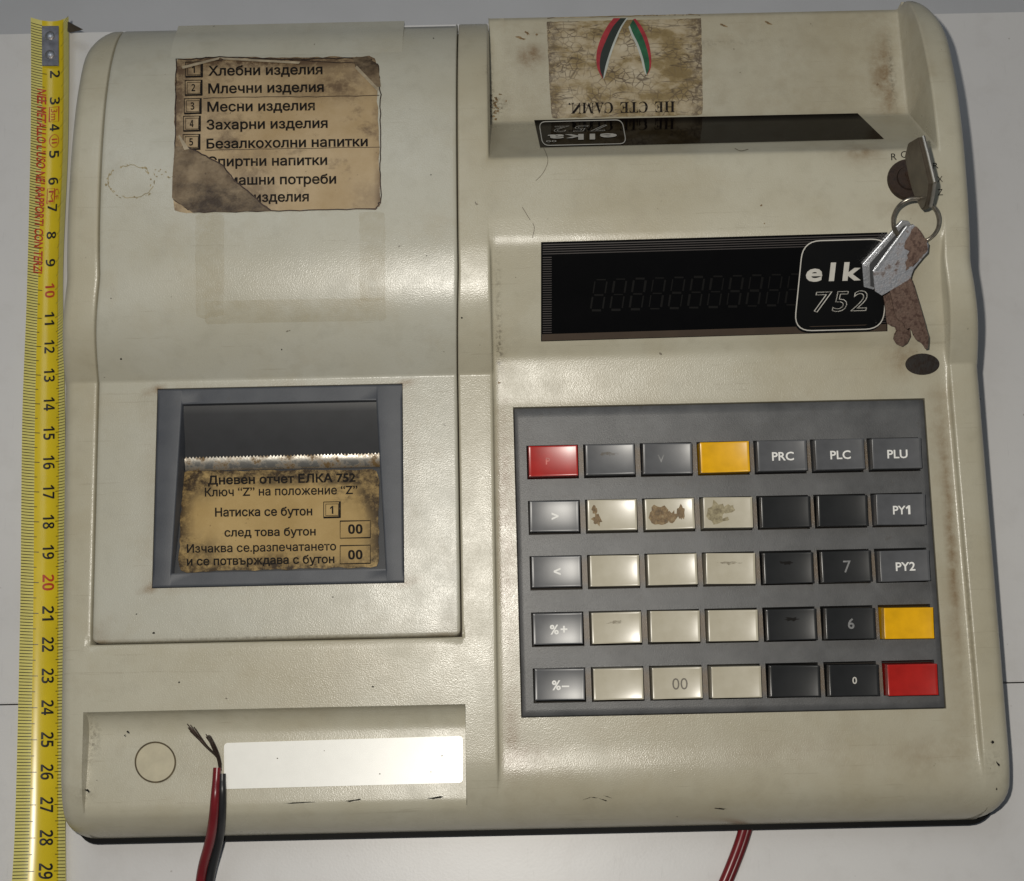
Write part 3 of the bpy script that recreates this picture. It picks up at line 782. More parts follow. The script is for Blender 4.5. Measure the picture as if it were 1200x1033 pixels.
def round_rect(q, rad, n=7):
    q = [Vector(p) for p in q]; out = []
    for i in range(4):
        a, b, c = q[i-1], q[i], q[(i+1) % 4]; d0 = (a-b).normalized()*rad; d1 = (c-b).normalized()*rad
        for k in range(n+1):
            t = k/n; out.append(tuple((b+d0)*(1-t)**2 + b*2*t*(1-t) + (b+d1)*t*t))
    return out
rr = round_rect([(939, 284), (1044, 281), (1034, 388.5), (929, 391)], 21)
bm = bmesh.new(); put_poly(bm, P0(.036), rr); bd = obj('badge', bm, M['badge'], fd, smooth=0)
bm = bmesh.new(); Q = P0(.048)
put_line(bm, Q, round_rect([(941, 282.8), (1042, 280), (1035, 385.6), (930.5, 388.2)], 21), 1.25, True)
put_text(bm, 'elka', Q, (944.6, 329.6), (1031, 327.4), 20.5, offset=.030, shear=.10, spacing=1.34)
put_text(bm, '752', Q, (953.5, 365.8), (1017, 364), 23.5, shear=.2, outline=.013, spacing=1.14)
obj('lettering', bm, M['white_ink'], fd, smooth=0)
# customer side display at the rear
bm = bmesh.new(); put_patch(bm, P0(.02), [(626, 141), (1005, 133), (1036, 163), (633, 173)], 20, 8)
rd = obj('customer_display', bm, M['glass_back'], reg)
bm = bmesh.new(); Q = P0(.04)
put_line(bm, Q, round_rect([(631.5, 143), (729, 140.6), (734, 168.5), (636, 170.8)], 8), 1.0, True)
put_text(bm, 'elka', Q, (723, 156.6), (642, 158.4), (0, 6.3), offset=.03, spacing=1.2)
put_text(bm, '752', Q, (712, 146.6), (649, 148.2), (0, 7.0), offset=.0, shear=.2, outline=.016, spacing=1.3)
put_text(bm, 'oo', Q, (652, 164.6), (640, 164.9), (0, 3.0), offset=.0)
obj('lettering', bm, M['white_ink'], rd, smooth=0)

# sticker on the rear ledge
bm = bmesh.new(); put_patch(bm, P0(.014), [(640.5, 21), (822, 16.5), (823.5, 135), (646, 139)], 26, 18, rag=.5)
st = obj('rear_sticker', bm, M['paper_silver'], reg)
def st_stain(x, y):
    a, b = at(640, 20, 4.1), at(823, 136, 4.2)
    u = (x-a.x)/(b.x-a.x); v = (y-b.y)/(a.y-b.y)
    return min(1, max(0, 1-u*9)+max(0, .8-(1-u)*8)+max(0, .5-v*9))
paint(st, st_stain)
bm = bmesh.new(); Q = P0(.03)
SER = {'Н': '\U0001D407', 'Е': '\U0001D404', 'С': '\U0001D402', 'Т': '\U0001D413', 'А': '\U0001D400', 'М': '\U0001D40C', '.': '.'}
xc = 791.0                                   # reads upside down from the front
for ch in 'НЕ СТЕ САМИ.':
    wd_ = {' ': 6.5, 'М': 14.0, '.': 2.2, 'Н': 12.5, 'И': 12.0}.get(ch, 10.2)
    y_ = 119 + (791-xc)*.017
    if ch == 'И': put_text(bm, '\U0001D40D', Q, (xc-wd_, y_), (xc, y_), (0, 13))
    elif ch != ' ': put_text(bm, SER[ch], Q, (xc, y_), (xc-wd_, y_), (0, 13))
    xc -= wd_+.9
obj('lettering', bm, M['print'], st, smooth=0)
def ribbon(bm, outer, inner, mi):
    for (a, b), (c, d) in zip(zip(outer, inner), list(zip(outer, inner))[1:]):
        put_poly(bm, Q, [a, c, d, b], mi)
def crv(pts, k=5): return [tuple(v) for v in smooth_path([Vector(p) for p in pts], k)]
o1 = crv([(719, 21.5), (711, 32), (703, 48), (699, 64), (700, 80), (706, 92)]); m1 = crv([(727, 21.5), (718, 32), (710, 48), (704, 64), (703, 80), (706.5, 92)])
i1 = crv([(734, 21.5), (727, 32), (719.5, 48), (713, 66), (709, 80), (707, 92)]); w1 = crv([(736, 21.5), (729, 32), (722, 48), (715.5, 66), (711.5, 81), (707.5, 93)])
o2 = crv([(744.5, 22), (753, 33), (759.5, 48), (763, 66), (762.5, 80), (758.5, 88)]); m2_ = crv([(742, 23), (748, 33), (755, 48), (760, 66), (761, 80), (758, 88)])
i2 = crv([(738, 30), (742, 40), (748, 52), (753.5, 68), (756, 80), (757.8, 88)]); w2 = crv([(736.5, 32), (740, 42), (745.5, 53), (751, 69), (754, 81), (757.4, 88.5)])
bm = bmesh.new(); ribbon(bm, o1, m1, 0); ribbon(bm, m1, i1, 2); ribbon(bm, i1, w1, 3); ribbon(bm, o2, m2_, 0); ribbon(bm, m2_, i2, 1); ribbon(bm, i2, w2, 3)
obj('ribbon_emblem', bm, [M['ribbon_red'], M['ribbon_green'], M['ribbon_dark'], M['ribbon_pale']], st, smooth=0)

# ------------------------------------------------------------------ keypad
def panz(y): return keydeck(y)-.012
TL, TR, BR, BL = (648, 537.2), (1051.5, 528.3), (1070, 794), (656, 799.8)
KH = 0.50
kc = [[None]*7 for _ in range(5)]
cs4 = [surf(*p, panz, KH) for p in (TL, TR, BR, BL)]
fy = [0, .251, .500, .752, 1.0]
for r_ in range(5):
    for c_ in range(7):
        u, v = c_/6, fy[r_]
        p = (cs4[0]*(1-u)+cs4[1]*u)*(1-v) + (cs4[3]*(1-u)+cs4[2]*u)*v
        kc[r_][c_] = Vector((p.x, p.y, panz(p.y)))
KW, KD = 1.46, 0.91
# the panel: a sheet with one opening per key
ky = sorted({round(v, 4) for r_ in range(5) for v in (sum(k.y for k in kc[r_])/7-KD/2-.055, sum(k.y for k in kc[r_])/7+KD/2+.055)})
rowY = [sum(k.y for k in kc[r_])/7 for r_ in range(5)]
pc = [(off('KL', .03), '', .03), (off('KL', .06), '', .0), (off('KL', .2), '', 0)]
def kx(c_, d): return lambda y: (lambda t: (kc[4][c_].x*(1-t)+kc[0][c_].x*t)+d)((y-rowY[4])/(rowY[0]-rowY[4]))
for c_ in range(7):
    for d in (-KW/2-.055, -KW/4, 0, KW/4, KW/2+.055): pc.append((kx(c_, d), '', 0))
    if c_ < 6: pc.append((kx(c_, KW/2+.095), '', 0)); pc.append((kx(c_+1, -KW/2-.095), '', 0))
pc += [(off('KR', -.2), '', 0), (off('KR', -.06), '', 0), (off('KR', -.03), '', .03)]
py_ = rows([3.59, 3.62]+ky+[12.73, 12.76], .3)
def pan_skip(i, j, x, y):
    for r_ in range(5):
        if abs(y-rowY[r_]) < KD/2+.05:
            for c_ in range(7):
                if abs(x-kx(c_, 0)(y)) < KW/2+.05: return True
    return False
def pan_stain(x, y):
    for r_ in range(5):
        if abs(y-rowY[r_]) < KD/2+.02 and kx(0, 0)(y)+.5 < x < kx(6, 0)(y)-.5: return (.85, 0)
    return (.25*math.exp(-((x-.2)/.4)**2), 0)
bm = bmesh.new()
grid(bm, pc, py_, lambda c, x, y: panz(y)-(c[2] if c[2] else 0)-(.03 if y in (py_[0], py_[-1]) else 0), pan_skip, lambda co: panz(co.y)-.45, pan_stain)
obj('keypad_panel', bm, M['panel'], reg, smooth=50)
bm = bmesh.new()
f = add_poly(bm, [Vector((A['KL'](3.5), 3.57, panz(3.57)-.44)), Vector((A['KR'](3.5), 3.57, panz(3.57)-.44)), Vector((A['KR'](12.8), 12.78, panz(12.78)-.44)), Vector((A['KL'](12.8), 12.78, panz(12.78)-.44))])
obj('key_bed', bm, M['dark'], reg)
def key_top(x, y):
    sx, sy = abs(x)/(KW/2), abs(y)/(KD/2)
    e = max(sx, sy)
    d = .040*(1-min(1, sx)**2.3)+.020*(1-min(1, sy)**2.3)
    return KH - d - (.008 if e > .985 else 0)
def key_mesh():
    bm = bmesh.new()
    fr = [-1, -.97, -.9, -.8, -.68, -.5, -.25, 0, .25, .5, .68, .8, .9, .97, 1]
    g = [[bm.verts.new((KW/2*a, KD/2*b, key_top(KW/2*a, KD/2*b))) for a in fr] for b in fr]
    for j in range(len(fr)-1):
        for i in range(len(fr)-1): bm.faces.new((g[j][i], g[j][i+1], g[j+1][i+1], g[j+1][i]))
    r = bmesh.ops.extrude_edge_only(bm, edges=[e for e in bm.edges if e.is_boundary])
    for v in [q for q in r['geom'] if isinstance(q, bmesh.types.BMVert)]: v.co.z = -.40; v.co.x *= 1.03; v.co.y *= 1.04
    recalc(bm); return bm
first = None
slope = math.atan((4.60-3.04)/(13.75-2.9))
yaw = math.atan2(kc[2][6].y-kc[2][0].y, kc[2][6].x-kc[2][0].x)
pal = {'r': 'key_red', 'g': 'key_grey', 'y': 'key_yellow', 'b': 'key_black', 'c': 'key_cream'}
lay = ['rggyggg', 'gcccbbg', 'gcccbbg', 'gcccbby', 'gcccbbr']
leg = {(0, 0): ('P', 'faint'), (0, 2): ('V', 'mid'), (0, 4): ('PRC', 'w'), (0, 5): ('PLC', 'w'), (0, 6): ('PLU', 'w'), (1, 0): ('>', 'w'), (2, 0): ('<', 'w'), (3, 0): ('%+', 'w'), (4, 0): ('%–', 'w'),
       (1, 6): ('PY1', 'w'), (2, 6): ('PY2', 'w'), (2, 5): ('7', 'mid'), (3, 5): ('6', 'mid2'), (4, 5): ('0', 'worn'), (4, 2): ('00', 'ink')}
names = {'r': 'red', 'y': 'yellow'}
n = N('faint_smudge'); n.link(n.ramp(n.noise(9, 5, .7), [(0.4, 0.0), (0.65, 0.45)]), n.b.inputs['Alpha']); M['smudge'] = n.fin((0.16, 0.12, 0.07), .6)
M['leg_white'] = plain('white_legend', (0.80, 0.79, 0.75), .5, var=.06)
M['leg_mid'] = plain('half_worn_legend', (0.17, 0.17, 0.17), .5, var=.4, scale=8)
M['leg_faint'] = plain('worn_red_legend', (0.50, 0.12, 0.10), .5, var=.4, scale=8)
M['leg_ink'] = plain('engraved_legend', (0.10, 0.085, 0.06), .5)
klabel = {(0, 0): 'red key with a worn letter at the left end of the top row', (0, 3): 'blank yellow key in the top row', (3, 6): 'blank yellow key at the right end of the fourth row', (4, 6): 'blank red key in the bottom right corner of the keypad',
          (1, 1): 'cream key with a small dark crust at its left', (1, 2): 'cream key with a broad brown dried stain', (1, 3): 'cream key with an olive scraped stain', (4, 2): 'cream key marked 00'}
for r_ in range(5):
    for c_ in range(7):
        t = lay[r_][c_]
        if first is None:
            o = obj('key', key_mesh(), M['key_grey'], reg, local=True, smooth=55); first = o
        else:
            o = first.copy(); COL.objects.link(o); o.parent = reg
        o.location = (kc[r_][c_]-ORG[reg.name] + Vector((0, 0, -.02 if (r_+c_) % 3 == 0 else .0)))*S
        o.rotation_euler = (slope + random.uniform(-.022, .022), random.uniform(-.022, .022), yaw+random.uniform(-.012, .012))
        o.material_slots[0].link = 'OBJECT'; o.material_slots[0].material = M[pal[t]]
        lb = klabel.get((r_, c_))
        if (r_, c_) in leg:
            b, kind = leg[r_, c_]
            if not lb: lb = ('black' if t == 'b' else 'grey') + ' key marked ' + {'>': 'with a right arrow', '<': 'with a left arrow', '%+': 'percent plus', '%–': 'percent minus', '0': 'with a worn digit'}.get(b, b)
            lb = lb.replace('marked with', 'with')
            if kind == 'worn': lb = 'black key with a worn white digit'
            bm = bmesh.new()
            Pk = lambda x, y: Vector((x, y, key_top(x, y)+.008))
            of = {'>': .03, '<': .03, '%+': .025, '%–': .025, '00': .0, '7': .0}.get(b, .018); sp = 1.22 if b[0] == '%' else 1.0; vs, fs, x0, x1 = text_geo(b, offset=of, spacing=sp)
            h = {'PRC': .25, 'PLC': .25, 'PLU': .25, 'PY1': .25, 'PY2': .25, '00': .34, '7': .36, '6': .30, '0': .2, 'V': .22, 'P': .2}.get(b, .27)
            wd = (x1-x0)/CAPH*h*(1.05 if len(b) == 3 else 1.0)
            cx = {'P': -.16, 'V': -.2, '00': .08}.get(b, .02)
            cy = -.02 if len(b) != 1 else 0
            put_text(bm, b.replace('1', DIG['1']), Pk, (cx-wd/2, cy-h/2), (cx+wd/2, cy-h/2), (0, h), offset=of, spacing=sp)
            obj('legend', bm, M[{'w': 'leg_white', 'mid': 'leg_mid', 'mid2': 'leg_mid', 'faint': 'leg_faint', 'worn': 'white_ink', 'ink': 'leg_ink'}[kind]], o, local=True, smooth=0)
        if lb: o['label'] = lb
        if (r_, c_) in ((2, 4), (3, 4), (0, 1), (3, 1), (2, 3)):
            bm = bmesh.new(); Pk = lambda x, y: Vector((x, y, key_top(x, y)+.010))
            put_blot(bm, Pk, (random.uniform(-.1, .25), .16), random.uniform(.18, .34), .05, 18, .5)
            obj('stain', bm, M['ink'] if t == 'b' else M['smudge'], o, local=True, smooth=0)
        if r_ == 1 and c_ in (1, 2, 3):
            bm = bmesh.new(); Pk = lambda x, y: Vector((x, y, key_top(x, y)+.012))
            if c_ == 1:
                put_blot(bm, Pk, (-.52, .16), .09, .12, 14, .4); put_blot(bm, Pk, (-.46, -.12), .14, .17, 16, .45)
            elif c_ == 2:
                put_blot(bm, Pk, (-.30, -.02), .33, .28, 22, .22); put_blot(bm, Pk, (.06, -.08), .16, .16, 16, .4); put_blot(bm, Pk, (.34, .02), .10, .26, 16, .5)
            else:
                put_blot(bm, Pk, (-.38, .02), .24, .30, 18, .3); put_blot(bm, Pk, (.0, .10), .2, .10, 14, .5, .4); put_blot(bm, Pk, (-.2, -.24), .22, .05, 14, .5, .3)
            obj('stain', bm, M['residue'] if c_ < 3 else M['residue_olive'], o, local=True, smooth=0)

# ------------------------------------------------------------------ front recess: plate and round plug
def rf(y): return min(deck(y), recess_floor(y))
bm = bmesh.new()
rp = round_rect([(262.5, 871), (542.5, 862.5), (542.5, 917.5), (262.5, 925)], 5)
put_poly(bm, on(rf, .05), rp)
r = bmesh.ops.extrude_edge_only(bm, edges=[e for e in bm.edges if e.is_boundary])
for v in [q for q in r['geom'] if isinstance(q, bmesh.types.BMVert)]: v.co.z -= .08
recalc(bm); obj('name_plate', bm, M['plate'], reg, smooth=30)
for x, y, a in ((325, 889, 1.1), (445, 907, .9), (518, 886, .9), (380, 880, .7), (505, 905, .8)):
    bm = bmesh.new(); put_blot(bm, on(rf, .062), (x, y), a, a*.7, 9, .4); obj('speck', bm, M['soft_ink'], reg, smooth=0)
def disc(bm, c, rx, ry, P, n=48): bm.faces.new([bm.verts.new(P(c[0]+rx*math.cos(2*math.pi*k/n), c[1]+ry*math.sin(2*math.pi*k/n))) for k in range(n)])
bm = bmesh.new(); cpt = surf(182, 893.5, rf, 0)
bmesh.ops.create_cone(bm, cap_ends=True, segments=48, radius1=.60, radius2=.59, depth=.10, matrix=Matrix.Translation(cpt+Vector((0, 0, -.02))))
pl = obj('round_plug', bm, plain('yellowed_plug', (0.44, 0.395, 0.275), .4, var=.1), reg, org=cpt)
bm = bmesh.new()
ring = [(182+23.4*math.cos(2*math.pi*k/60), 893.5+23.4*math.sin(2*math.pi*k/60)) for k in range(60)]
put_line(bm, on(rf, .05), ring, 1.9, True); obj('plug_seam', bm, plain('brown_seam', (0.07, 0.05, 0.02), .7, var=.5, scale=3), pl, smooth=0)

# scuffs and dents
bm = bmesh.new()
for x, y, a, b, an in ((415, 938, 9, .9, -.15), (350, 941, 14, .5, -.05), (511, 935, 9, .9, -.12), (708, 938, 5, .6, .35), (697, 935, 4, .35, .1), (688, 936, 6, .3, -.3), (712, 934, 4, .3, .3), (103, 927, 3, 1.2, .5), (150, 858, 1.5, 1, 0), (146, 862, 1, .8, 0),
                       (1170, 896, 3, 1.2, .9), (845, 948, 6, .6, .1), (1163, 870, 2, 2, .3), (1168, 925, 2, .8, 1.5)):
    bm = bmesh.new(); put_blot(bm, on(hump, .012), (x, y), a, b, 16, .55, an); obj('scuff', bm, M['ink'], reg, smooth=0)
bm = bmesh.new()
for x, y, a, b, an in ((610, 45, 5, 1.5, .3), (618, 39, 3, 1.5, .6), (629, 41, 1.3, 1.2, 0), (1002, 237, 0, 0, 0), (892, 241, 1.2, 1, 0), (896, 262, .9, .8, 0), (585, 449, 1.6, 1.4, 0), (900, 27, 5, 1, .3), (848, 30, 4, 1.3, .3)):
    if a: put_blot(bm, on(keydeck, .014), (x, y), a, b, 12, .5, an)
for k in range(26): put_blot(bm, on(keydeck, .014), (578+abs(random.gauss(0, 5)), 132+random.gauss(-6, 9)), random.uniform(.6, 2.2), random.uniform(.5, 1.5), 8, .5)
tag(obj('grime', bm, M['residue'], reg, smooth=0), kind='stuff')
bm = bmesh.new()
for x, y, a in ((236, 149, .8), (541, 373, 1.2), (142, 421, 1.4), (180, 742, 1.4), (288, 100, 0), (437, 805, 1.2), (390, 700, .9), (186, 530, 0), (160, 720, .9), (210, 800, 1.1), (325, 889, 0), (500, 300, .9), (330, 410, .9), (505, 205, .8), (130, 350, .9), (508, 45, .9)):
    if a: bm = bmesh.new(); put_blot(bm, on(hump, .012), (x, y), a, a*.8, 8, .4); obj('speck', bm, M['ink'], reg, smooth=0)
for l_, w_ in (([(637, 173), (642, 188), (637, 202), (628, 212)], .5), ([(612, 243), (620, 256), (626, 266), (624, 279)], .6), ([(861, 174), (868, 177), (877, 175)], .6)):
    bm = bmesh.new(); put_line(bm, on(keydeck, .014), crv(l_, 8), w_); obj('hair_scratch', bm, M['soft_ink'], reg, smooth=0)

# ------------------------------------------------------------------ key lock, markings, blind hole
lk = surf(1065, 211, keydeck, 0)
bm = bmesh.new()
bmesh.ops.create_cone(bm, cap_ends=True, segments=40, radius1=.66, radius2=.62, depth=.16, matrix=Matrix.Translation(lk+Vector((0, 0, .03))))
bmesh.ops.create_cone(bm, cap_ends=True, segments=32, radius1=.40, radius2=.36, depth=.10, matrix=Matrix.Translation(lk+Vector((0, 0, .13))))
lo_ = obj('key_lock', bm, M['dark_rust'], reg, org=lk)
bm = bmesh.new(); Q = on(keydeck, .012)
put_text(bm, 'R', Q, (1044.5, 188), (1051, 187.6), 8, offset=.0); put_text(bm, 'OFF', Q, (1056, 185.5), (1075, 184), 8)
put_text(bm, 'R', Q, (1093.5, 198), (1100, 197.5), 7); put_text(bm, 'X', Q, (1098.5, 213.8), (1105, 213.4), 7); put_text(bm, 'Z', Q, (1099, 229.3), (1105, 229), 7.5)
obj('lettering', bm, M['ink'], lo_, smooth=0)
bh = surf(1080, 427, keydeck, 0)
bm = bmesh.new(); 
ns = 40
put_poly(bm, on(keydeck, .02), [(1081+20*math.cos(2*math.pi*k/ns), 427+12.5*math.sin(2*math.pi*k/ns)+.0*k) for k in range(ns)])
r = bmesh.ops.extrude_edge_only(bm, edges=[e for e in bm.edges if e.is_boundary])
for v in [q for q in r['geom'] if isinstance(q, bmesh.types.BMVert)]: v.co.z -= .1
recalc(bm); obj('lock_plug', bm, metal('black_rust', (0.03, 0.022, 0.018), (0.012, 0.009, 0.007), 0.4, 0.6, 0.5, 7), reg, org=bh)

# ------------------------------------------------------------------ keys on the ring
t = empty('key', lk+Vector((0, 0, .2)), 'brown key standing upright in the lock, seen edge on', 'key', 'keys on the ring')
bm = bmesh.new()
pts = [at(1079, 161, 9.3), at(1084, 180, 9.3), at(1092.5, 215, 9.25), at(1090.5, 229, 8.9), at(1086, 243, 8.5), at(1078, 247, 8.2), at(1075.5, 232, 8.0), at(1072, 224, 7.9), at(1068, 205, 7.9), at(1068, 182, 8.0), at(1071, 167, 8.5)]
c0 = sum(pts, Vector())/len(pts)
# flatten the outline into one plane
nn = (pts[2]-pts[0]).cross(pts[8]-pts[0]).normalized()
pts = [p - nn*(p-pts[0]).dot(nn) for p in pts]
add_slab(bm, pts, .2, .03)
obj('key_bow', bm, M['bronze'], t)
bm = bmesh.new()
for i_ in range(4): add_tube(bm, [pts[i_]+Vector((.06, 0, .05)), pts[i_+1]+Vector((.06, 0, .05))], .055, 8)
obj('bow_edge', bm, M['edge_metal'], t)
bm = bmesh.new(); a = lk+Vector((0, 0, .1))
base = pts[8]*.5+pts[7]*.5
add_slab(bm, [a+Vector((-.06, .22, 0)), a+Vector((.06, -.22, 0)), base+Vector((.1, -.25, .15)), base+Vector((0, .35, .15))], .18, .02)
obj('key_blade', bm, M['rust'], t)
# ring
def kzr(y): return keydeck(y)
rc = [at(1073, 258, 7.45)]
rp_ = []
for k in range(64):
    a = 2*math.pi*k/64
    q = (1073.5+27*math.cos(a), 258.5-26*math.sin(a)); z = 7.55+.75*math.sin(a)-.1*math.cos(a)
    z = max(z, surf(q[0], q[1], keydeck, .06).z)
    rp_.append(at(q[0], q[1], z))
bm = bmesh.new(); add_tube(bm, rp_, .05, 10, True)
for i in range(1): add_tube(bm, [p+Vector((0, 0, -.09)) for p in rp_], .045, 8, True)
recalc(bm); tag(obj('key_ring', bm, plain('tarnished_ring', (0.34, 0.31, 0.26), .3, .85, var=.35, scale=4), None, org=rc[0]), 'thin round metal key ring hanging from the key in the lock', 'key ring')

def hang_key(label, bow, blade, z_of, mats, thick=.17):
    p0 = z_of(*bow[0])
    t = empty('key', p0, label, 'key', 'keys on the ring')
    bm = bmesh.new(); add_slab(bm, [z_of(*p) for p in bow], thick, .025); obj('key_bow', bm, mats[0], t)
    bm = bmesh.new(); add_slab(bm, [z_of(*p) for p in blade], thick*.75, .015)
    o = obj('key_blade', bm, mats[1], t); return t
def plane_px(z0, ref, gx, gy):
    """points of a tilted plane (height z0 at ref, slopes gx, gy per cm)"""
    r = at(ref[0], ref[1], z0)
    def f(px, py):
        z = z0
        for _ in range(30):
            p = at(px, py, z); z = z*.5+.5*(z0+gx*(p.x-r.x)+gy*(p.y-r.y))
        return p
    return f
pk2 = plane_px(6.30, (1045, 310), .06, .60)
k2 = hang_key('bright silver key hanging behind the pitted key, below the ring', [(1010, 309), (1056, 258), (1064, 259), (1074, 272), (1062, 300), (1030, 332), (1023, 339), (1012, 336)],
         [(1032, 330), (1050, 322), (1056, 345), (1066, 384), (1067, 394), (1063, 402), (1057, 406), (1050, 403), (1047, 398), (1048, 392), (1051, 388), (1049, 383), (1044, 382), (1039, 379), (1037, 360)], pk2, (M['steel'], M['rust']))
bm = bmesh.new(); put_poly(bm, lambda x, y: pk2(x, y)+Vector((0, -.06, .10)), [(1018, 309), (1058, 264), (1064, 264), (1024, 312), (1024.5, 336), (1019, 335)]); obj('gap_shade_strip', bm, M['guide'], k2, smooth=0)  # dark strip painted on the bow for the shaded gap between the keys
pk1 = plane_px(6.95, (1050, 305), .06, .60)
k1 = hang_key('pitted grey key with rusty brown blade hanging in front from the ring', [(1023, 318), (1061, 266), (1070, 263), (1077, 269), (1084, 281), (1088, 286), (1087, 296), (1079, 304), (1069, 315), (1067, 326), (1050, 336), (1033, 346), (1025, 341)],
         [(1042, 338), (1066, 324), (1070, 333), (1077, 356), (1084, 380), (1088, 396), (1087, 408), (1084, 409), (1081, 403), (1077, 400), (1073, 398), (1070, 393), (1068, 386), (1065, 383), (1063, 386), (1060, 384), (1059, 378), (1056, 376), (1051, 374), (1048, 366)], pk1, (M['steel_rust'], M['rust']))
bm = bmesh.new()
add_slab(bm, [pk1(x, y)+Vector((0, 0, .11)) for x, y in ((1060, 332), (1067, 329), (1087, 396), (1085, 402))], .12, .03); obj('blade_ridge', bm, M['rust'], k1)
bm = bmesh.new()
add_slab(bm, [pk1(x, y)+Vector((0, 0, .10)) for x, y in ((1023, 318), (1061, 266), (1064, 267), (1027.5, 319.5))], .06, .02); obj('bow_edge', bm, M['steel'], k1)
bm = bmesh.new()
put_poly(bm, lambda x, y: pk1(x, y)+Vector((0, 0, .10)), [(1078+5*math.cos(k*.5236), 283+5*math.sin(k*.5236)) for k in range(12)]); obj('ring_hole', bm, M['dark_rust'], k1, smooth=0)
bm = bmesh.new(); put_poly(bm, lambda x, y: pk1(x, y)+Vector((0, -.03, .135)), ragged([(1066, 270), (1073, 266), (1080, 276), (1086, 286), (1085, 295), (1076, 304), (1068, 313), (1061, 318), (1059, 308), (1064, 298), (1058, 290)], 1.6, 4)); obj('rust_patch', bm, M['rust'], k1, smooth=0)

# ------------------------------------------------------------------ setting
ys_ = at(600, 813, 0).y
yb = at(600, 27, 0).y
bm = bmesh.new(); add_box(bm, (-60, ys_+.022, -1.6), (60, yb, 0), .03)
tag(obj('table_top', bm, M['table']), 'white laminate table board under the rear of the machine', kind='structure')
bm = bmesh.new(); add_box(bm, (-60, -40, -1.6), (60, ys_-.022, 0), .03)
tag(obj('table_top', bm, M['table']), 'white laminate table board along the front of the machine', kind='structure')
bm = bmesh.new(); add_box(bm, (-120, -60, -4.2), (120, 140, -3.2))
tag(obj('floor', bm, M['rear']), 'grey surface beyond the rear edge of the table', kind='structure')

# ------------------------------------------------------------------ tape measure
tape = empty('tape_measure', at(50, 500, 0), 'yellow steel tape measure lying along the left side of the register', 'tape measure')
lx = mono([(-4, 3), (-1, 13.5), (0.5, 17), (3.6, 20.5), (8.3, 24), (13.5, 25.8), (18.3, 31.5), (24, 36), (28.3, 38.5)])
rx_ = mono([(-4, 78), (-1, 77), (0.5, 76.5), (3.6, 76), (8.3, 75.4), (13.5, 76), (18.3, 73.5), (24, 80), (28.3, 82.5)])
def pxat(px, Y, z):
    py = 500
    lo_p, hi_p = -200, 1400
    for _ in range(50):
        m = (lo_p+hi_p)/2
        if at(px, m, z).y > Y: lo_p = m
        else: hi_p = m
    return at(px, (lo_p+hi_p)/2, z)
import functools
@functools.lru_cache(None)
def edges(Y): return pxat(lx(Y), Y, .36), pxat(rx_(Y), Y, .36)
TZ = 28.42                                  # where the scale starts
def on_tape(t, s, lift=0.0):
    """t across the blade 0..1, s along it in cm from its hook"""
    Y = TZ-s
    a, b = edges(round(Y, 3))
    return Vector((a.x+(b.x-a.x)*t, Y, .06+.30*(2*t-1)**2+lift+.25*max(0, 1-s/6)**2))
bm = bmesh.new(); NT = 12
ss = [i*.5 for i in range(0, 66)]
top = [[bm.verts.new(on_tape(k/NT, s)) for k in range(NT+1)] for s in ss]
for j in range(len(ss)-1):
    for k in range(NT): bm.faces.new((top[j][k], top[j+1][k], top[j+1][k+1], top[j][k+1])).material_index = 1 if k < 3 or k > 9 else 0
r = bmesh.ops.extrude_edge_only(bm, edges=[e for e in bm.edges if e.is_boundary])
for v in [q for q in r['geom'] if isinstance(q, bmesh.types.BMVert)]: v.co.z -= .03
recalc(bm); bl = obj('blade', bm, [M['tape'], M['tape_pale']], tape, smooth=60)
bm = bmesh.new(); T = lambda x, y: on_tape(x, y, .012)
def bar(t0, t1, s, wd, ds=0): 
    q = [on_tape(t0+(t1-t0)*k/4, s+ds*k/4, .012) for k in range(5)]
    va = [bm.verts.new(p+Vector((0, wd/2, 0))) for p in q]; vb = [bm.verts.new(p-Vector((0, wd/2, 0))) for p in q]
    for k in range(4): bm.faces.new((va[k], vb[k], vb[k+1], va[k+1]))
for i in range(2, 316):
    s = i*.1
    bar(.005, .36 if i % 10 == 0 else .31 if i % 5 == 0 else .25, s, .025)
    bar(.74 if i % 10 == 0 else .76 if i % 5 == 0 else .80, .995, s, .022, -.22*max(0, min(1, (13-s)/4)))
for k in range(2, 31):
    if k in (10, 20, 30): continue
    l = .47 if k > 9 else .27
    put_text(bm, bold_digits(str(k)), T, (.44, k-l/2), (.44, k+l/2), (.27, 0))
obj('scale_marks', bm, M['tape_ink'], bl, smooth=0)
for k in (10, 20):
    bm = bmesh.new(); put_text(bm, bold_digits(str(k)), T, (.44, k-.26), (.44, k+.26), (.27, 0)); obj('red_number', bm, M['tape_red'], bl, smooth=0)
bm = bmesh.new()
T2 = lambda x, y: on_tape(x, y, .02)
put_text(bm, 'NEE METALLO L’USO NEI RAPPORTI CON TERZI', T2, (.14, 2.6), (.14, 9.4), (.21, 0), offset=.022)
obj('red_print', bm, M['tape_red'], bl, smooth=0); bm = bmesh.new()
put_text(bm, '3m', T2, (.47, 3.3), (.47, 3.72), (.18, 0)); put_line(bm, T2, [(.43, 3.24), (.69, 3.24), (.69, 3.78), (.43, 3.78)], .02, True)
obj('red_print', bm, M['tape_red'], bl, smooth=0); bm = bmesh.new()
put_text(bm, 'II', T2, (.5, 4.42), (.5, 4.6), (.16, 0)); put_line(bm, T2, [(.57+.13*math.cos(a*math.pi/8), 4.5+.24*math.sin(a*math.pi/8)) for a in range(16)], .02, True)
obj('red_print', bm, M['tape_red'], bl, smooth=0); bm = bmesh.new()
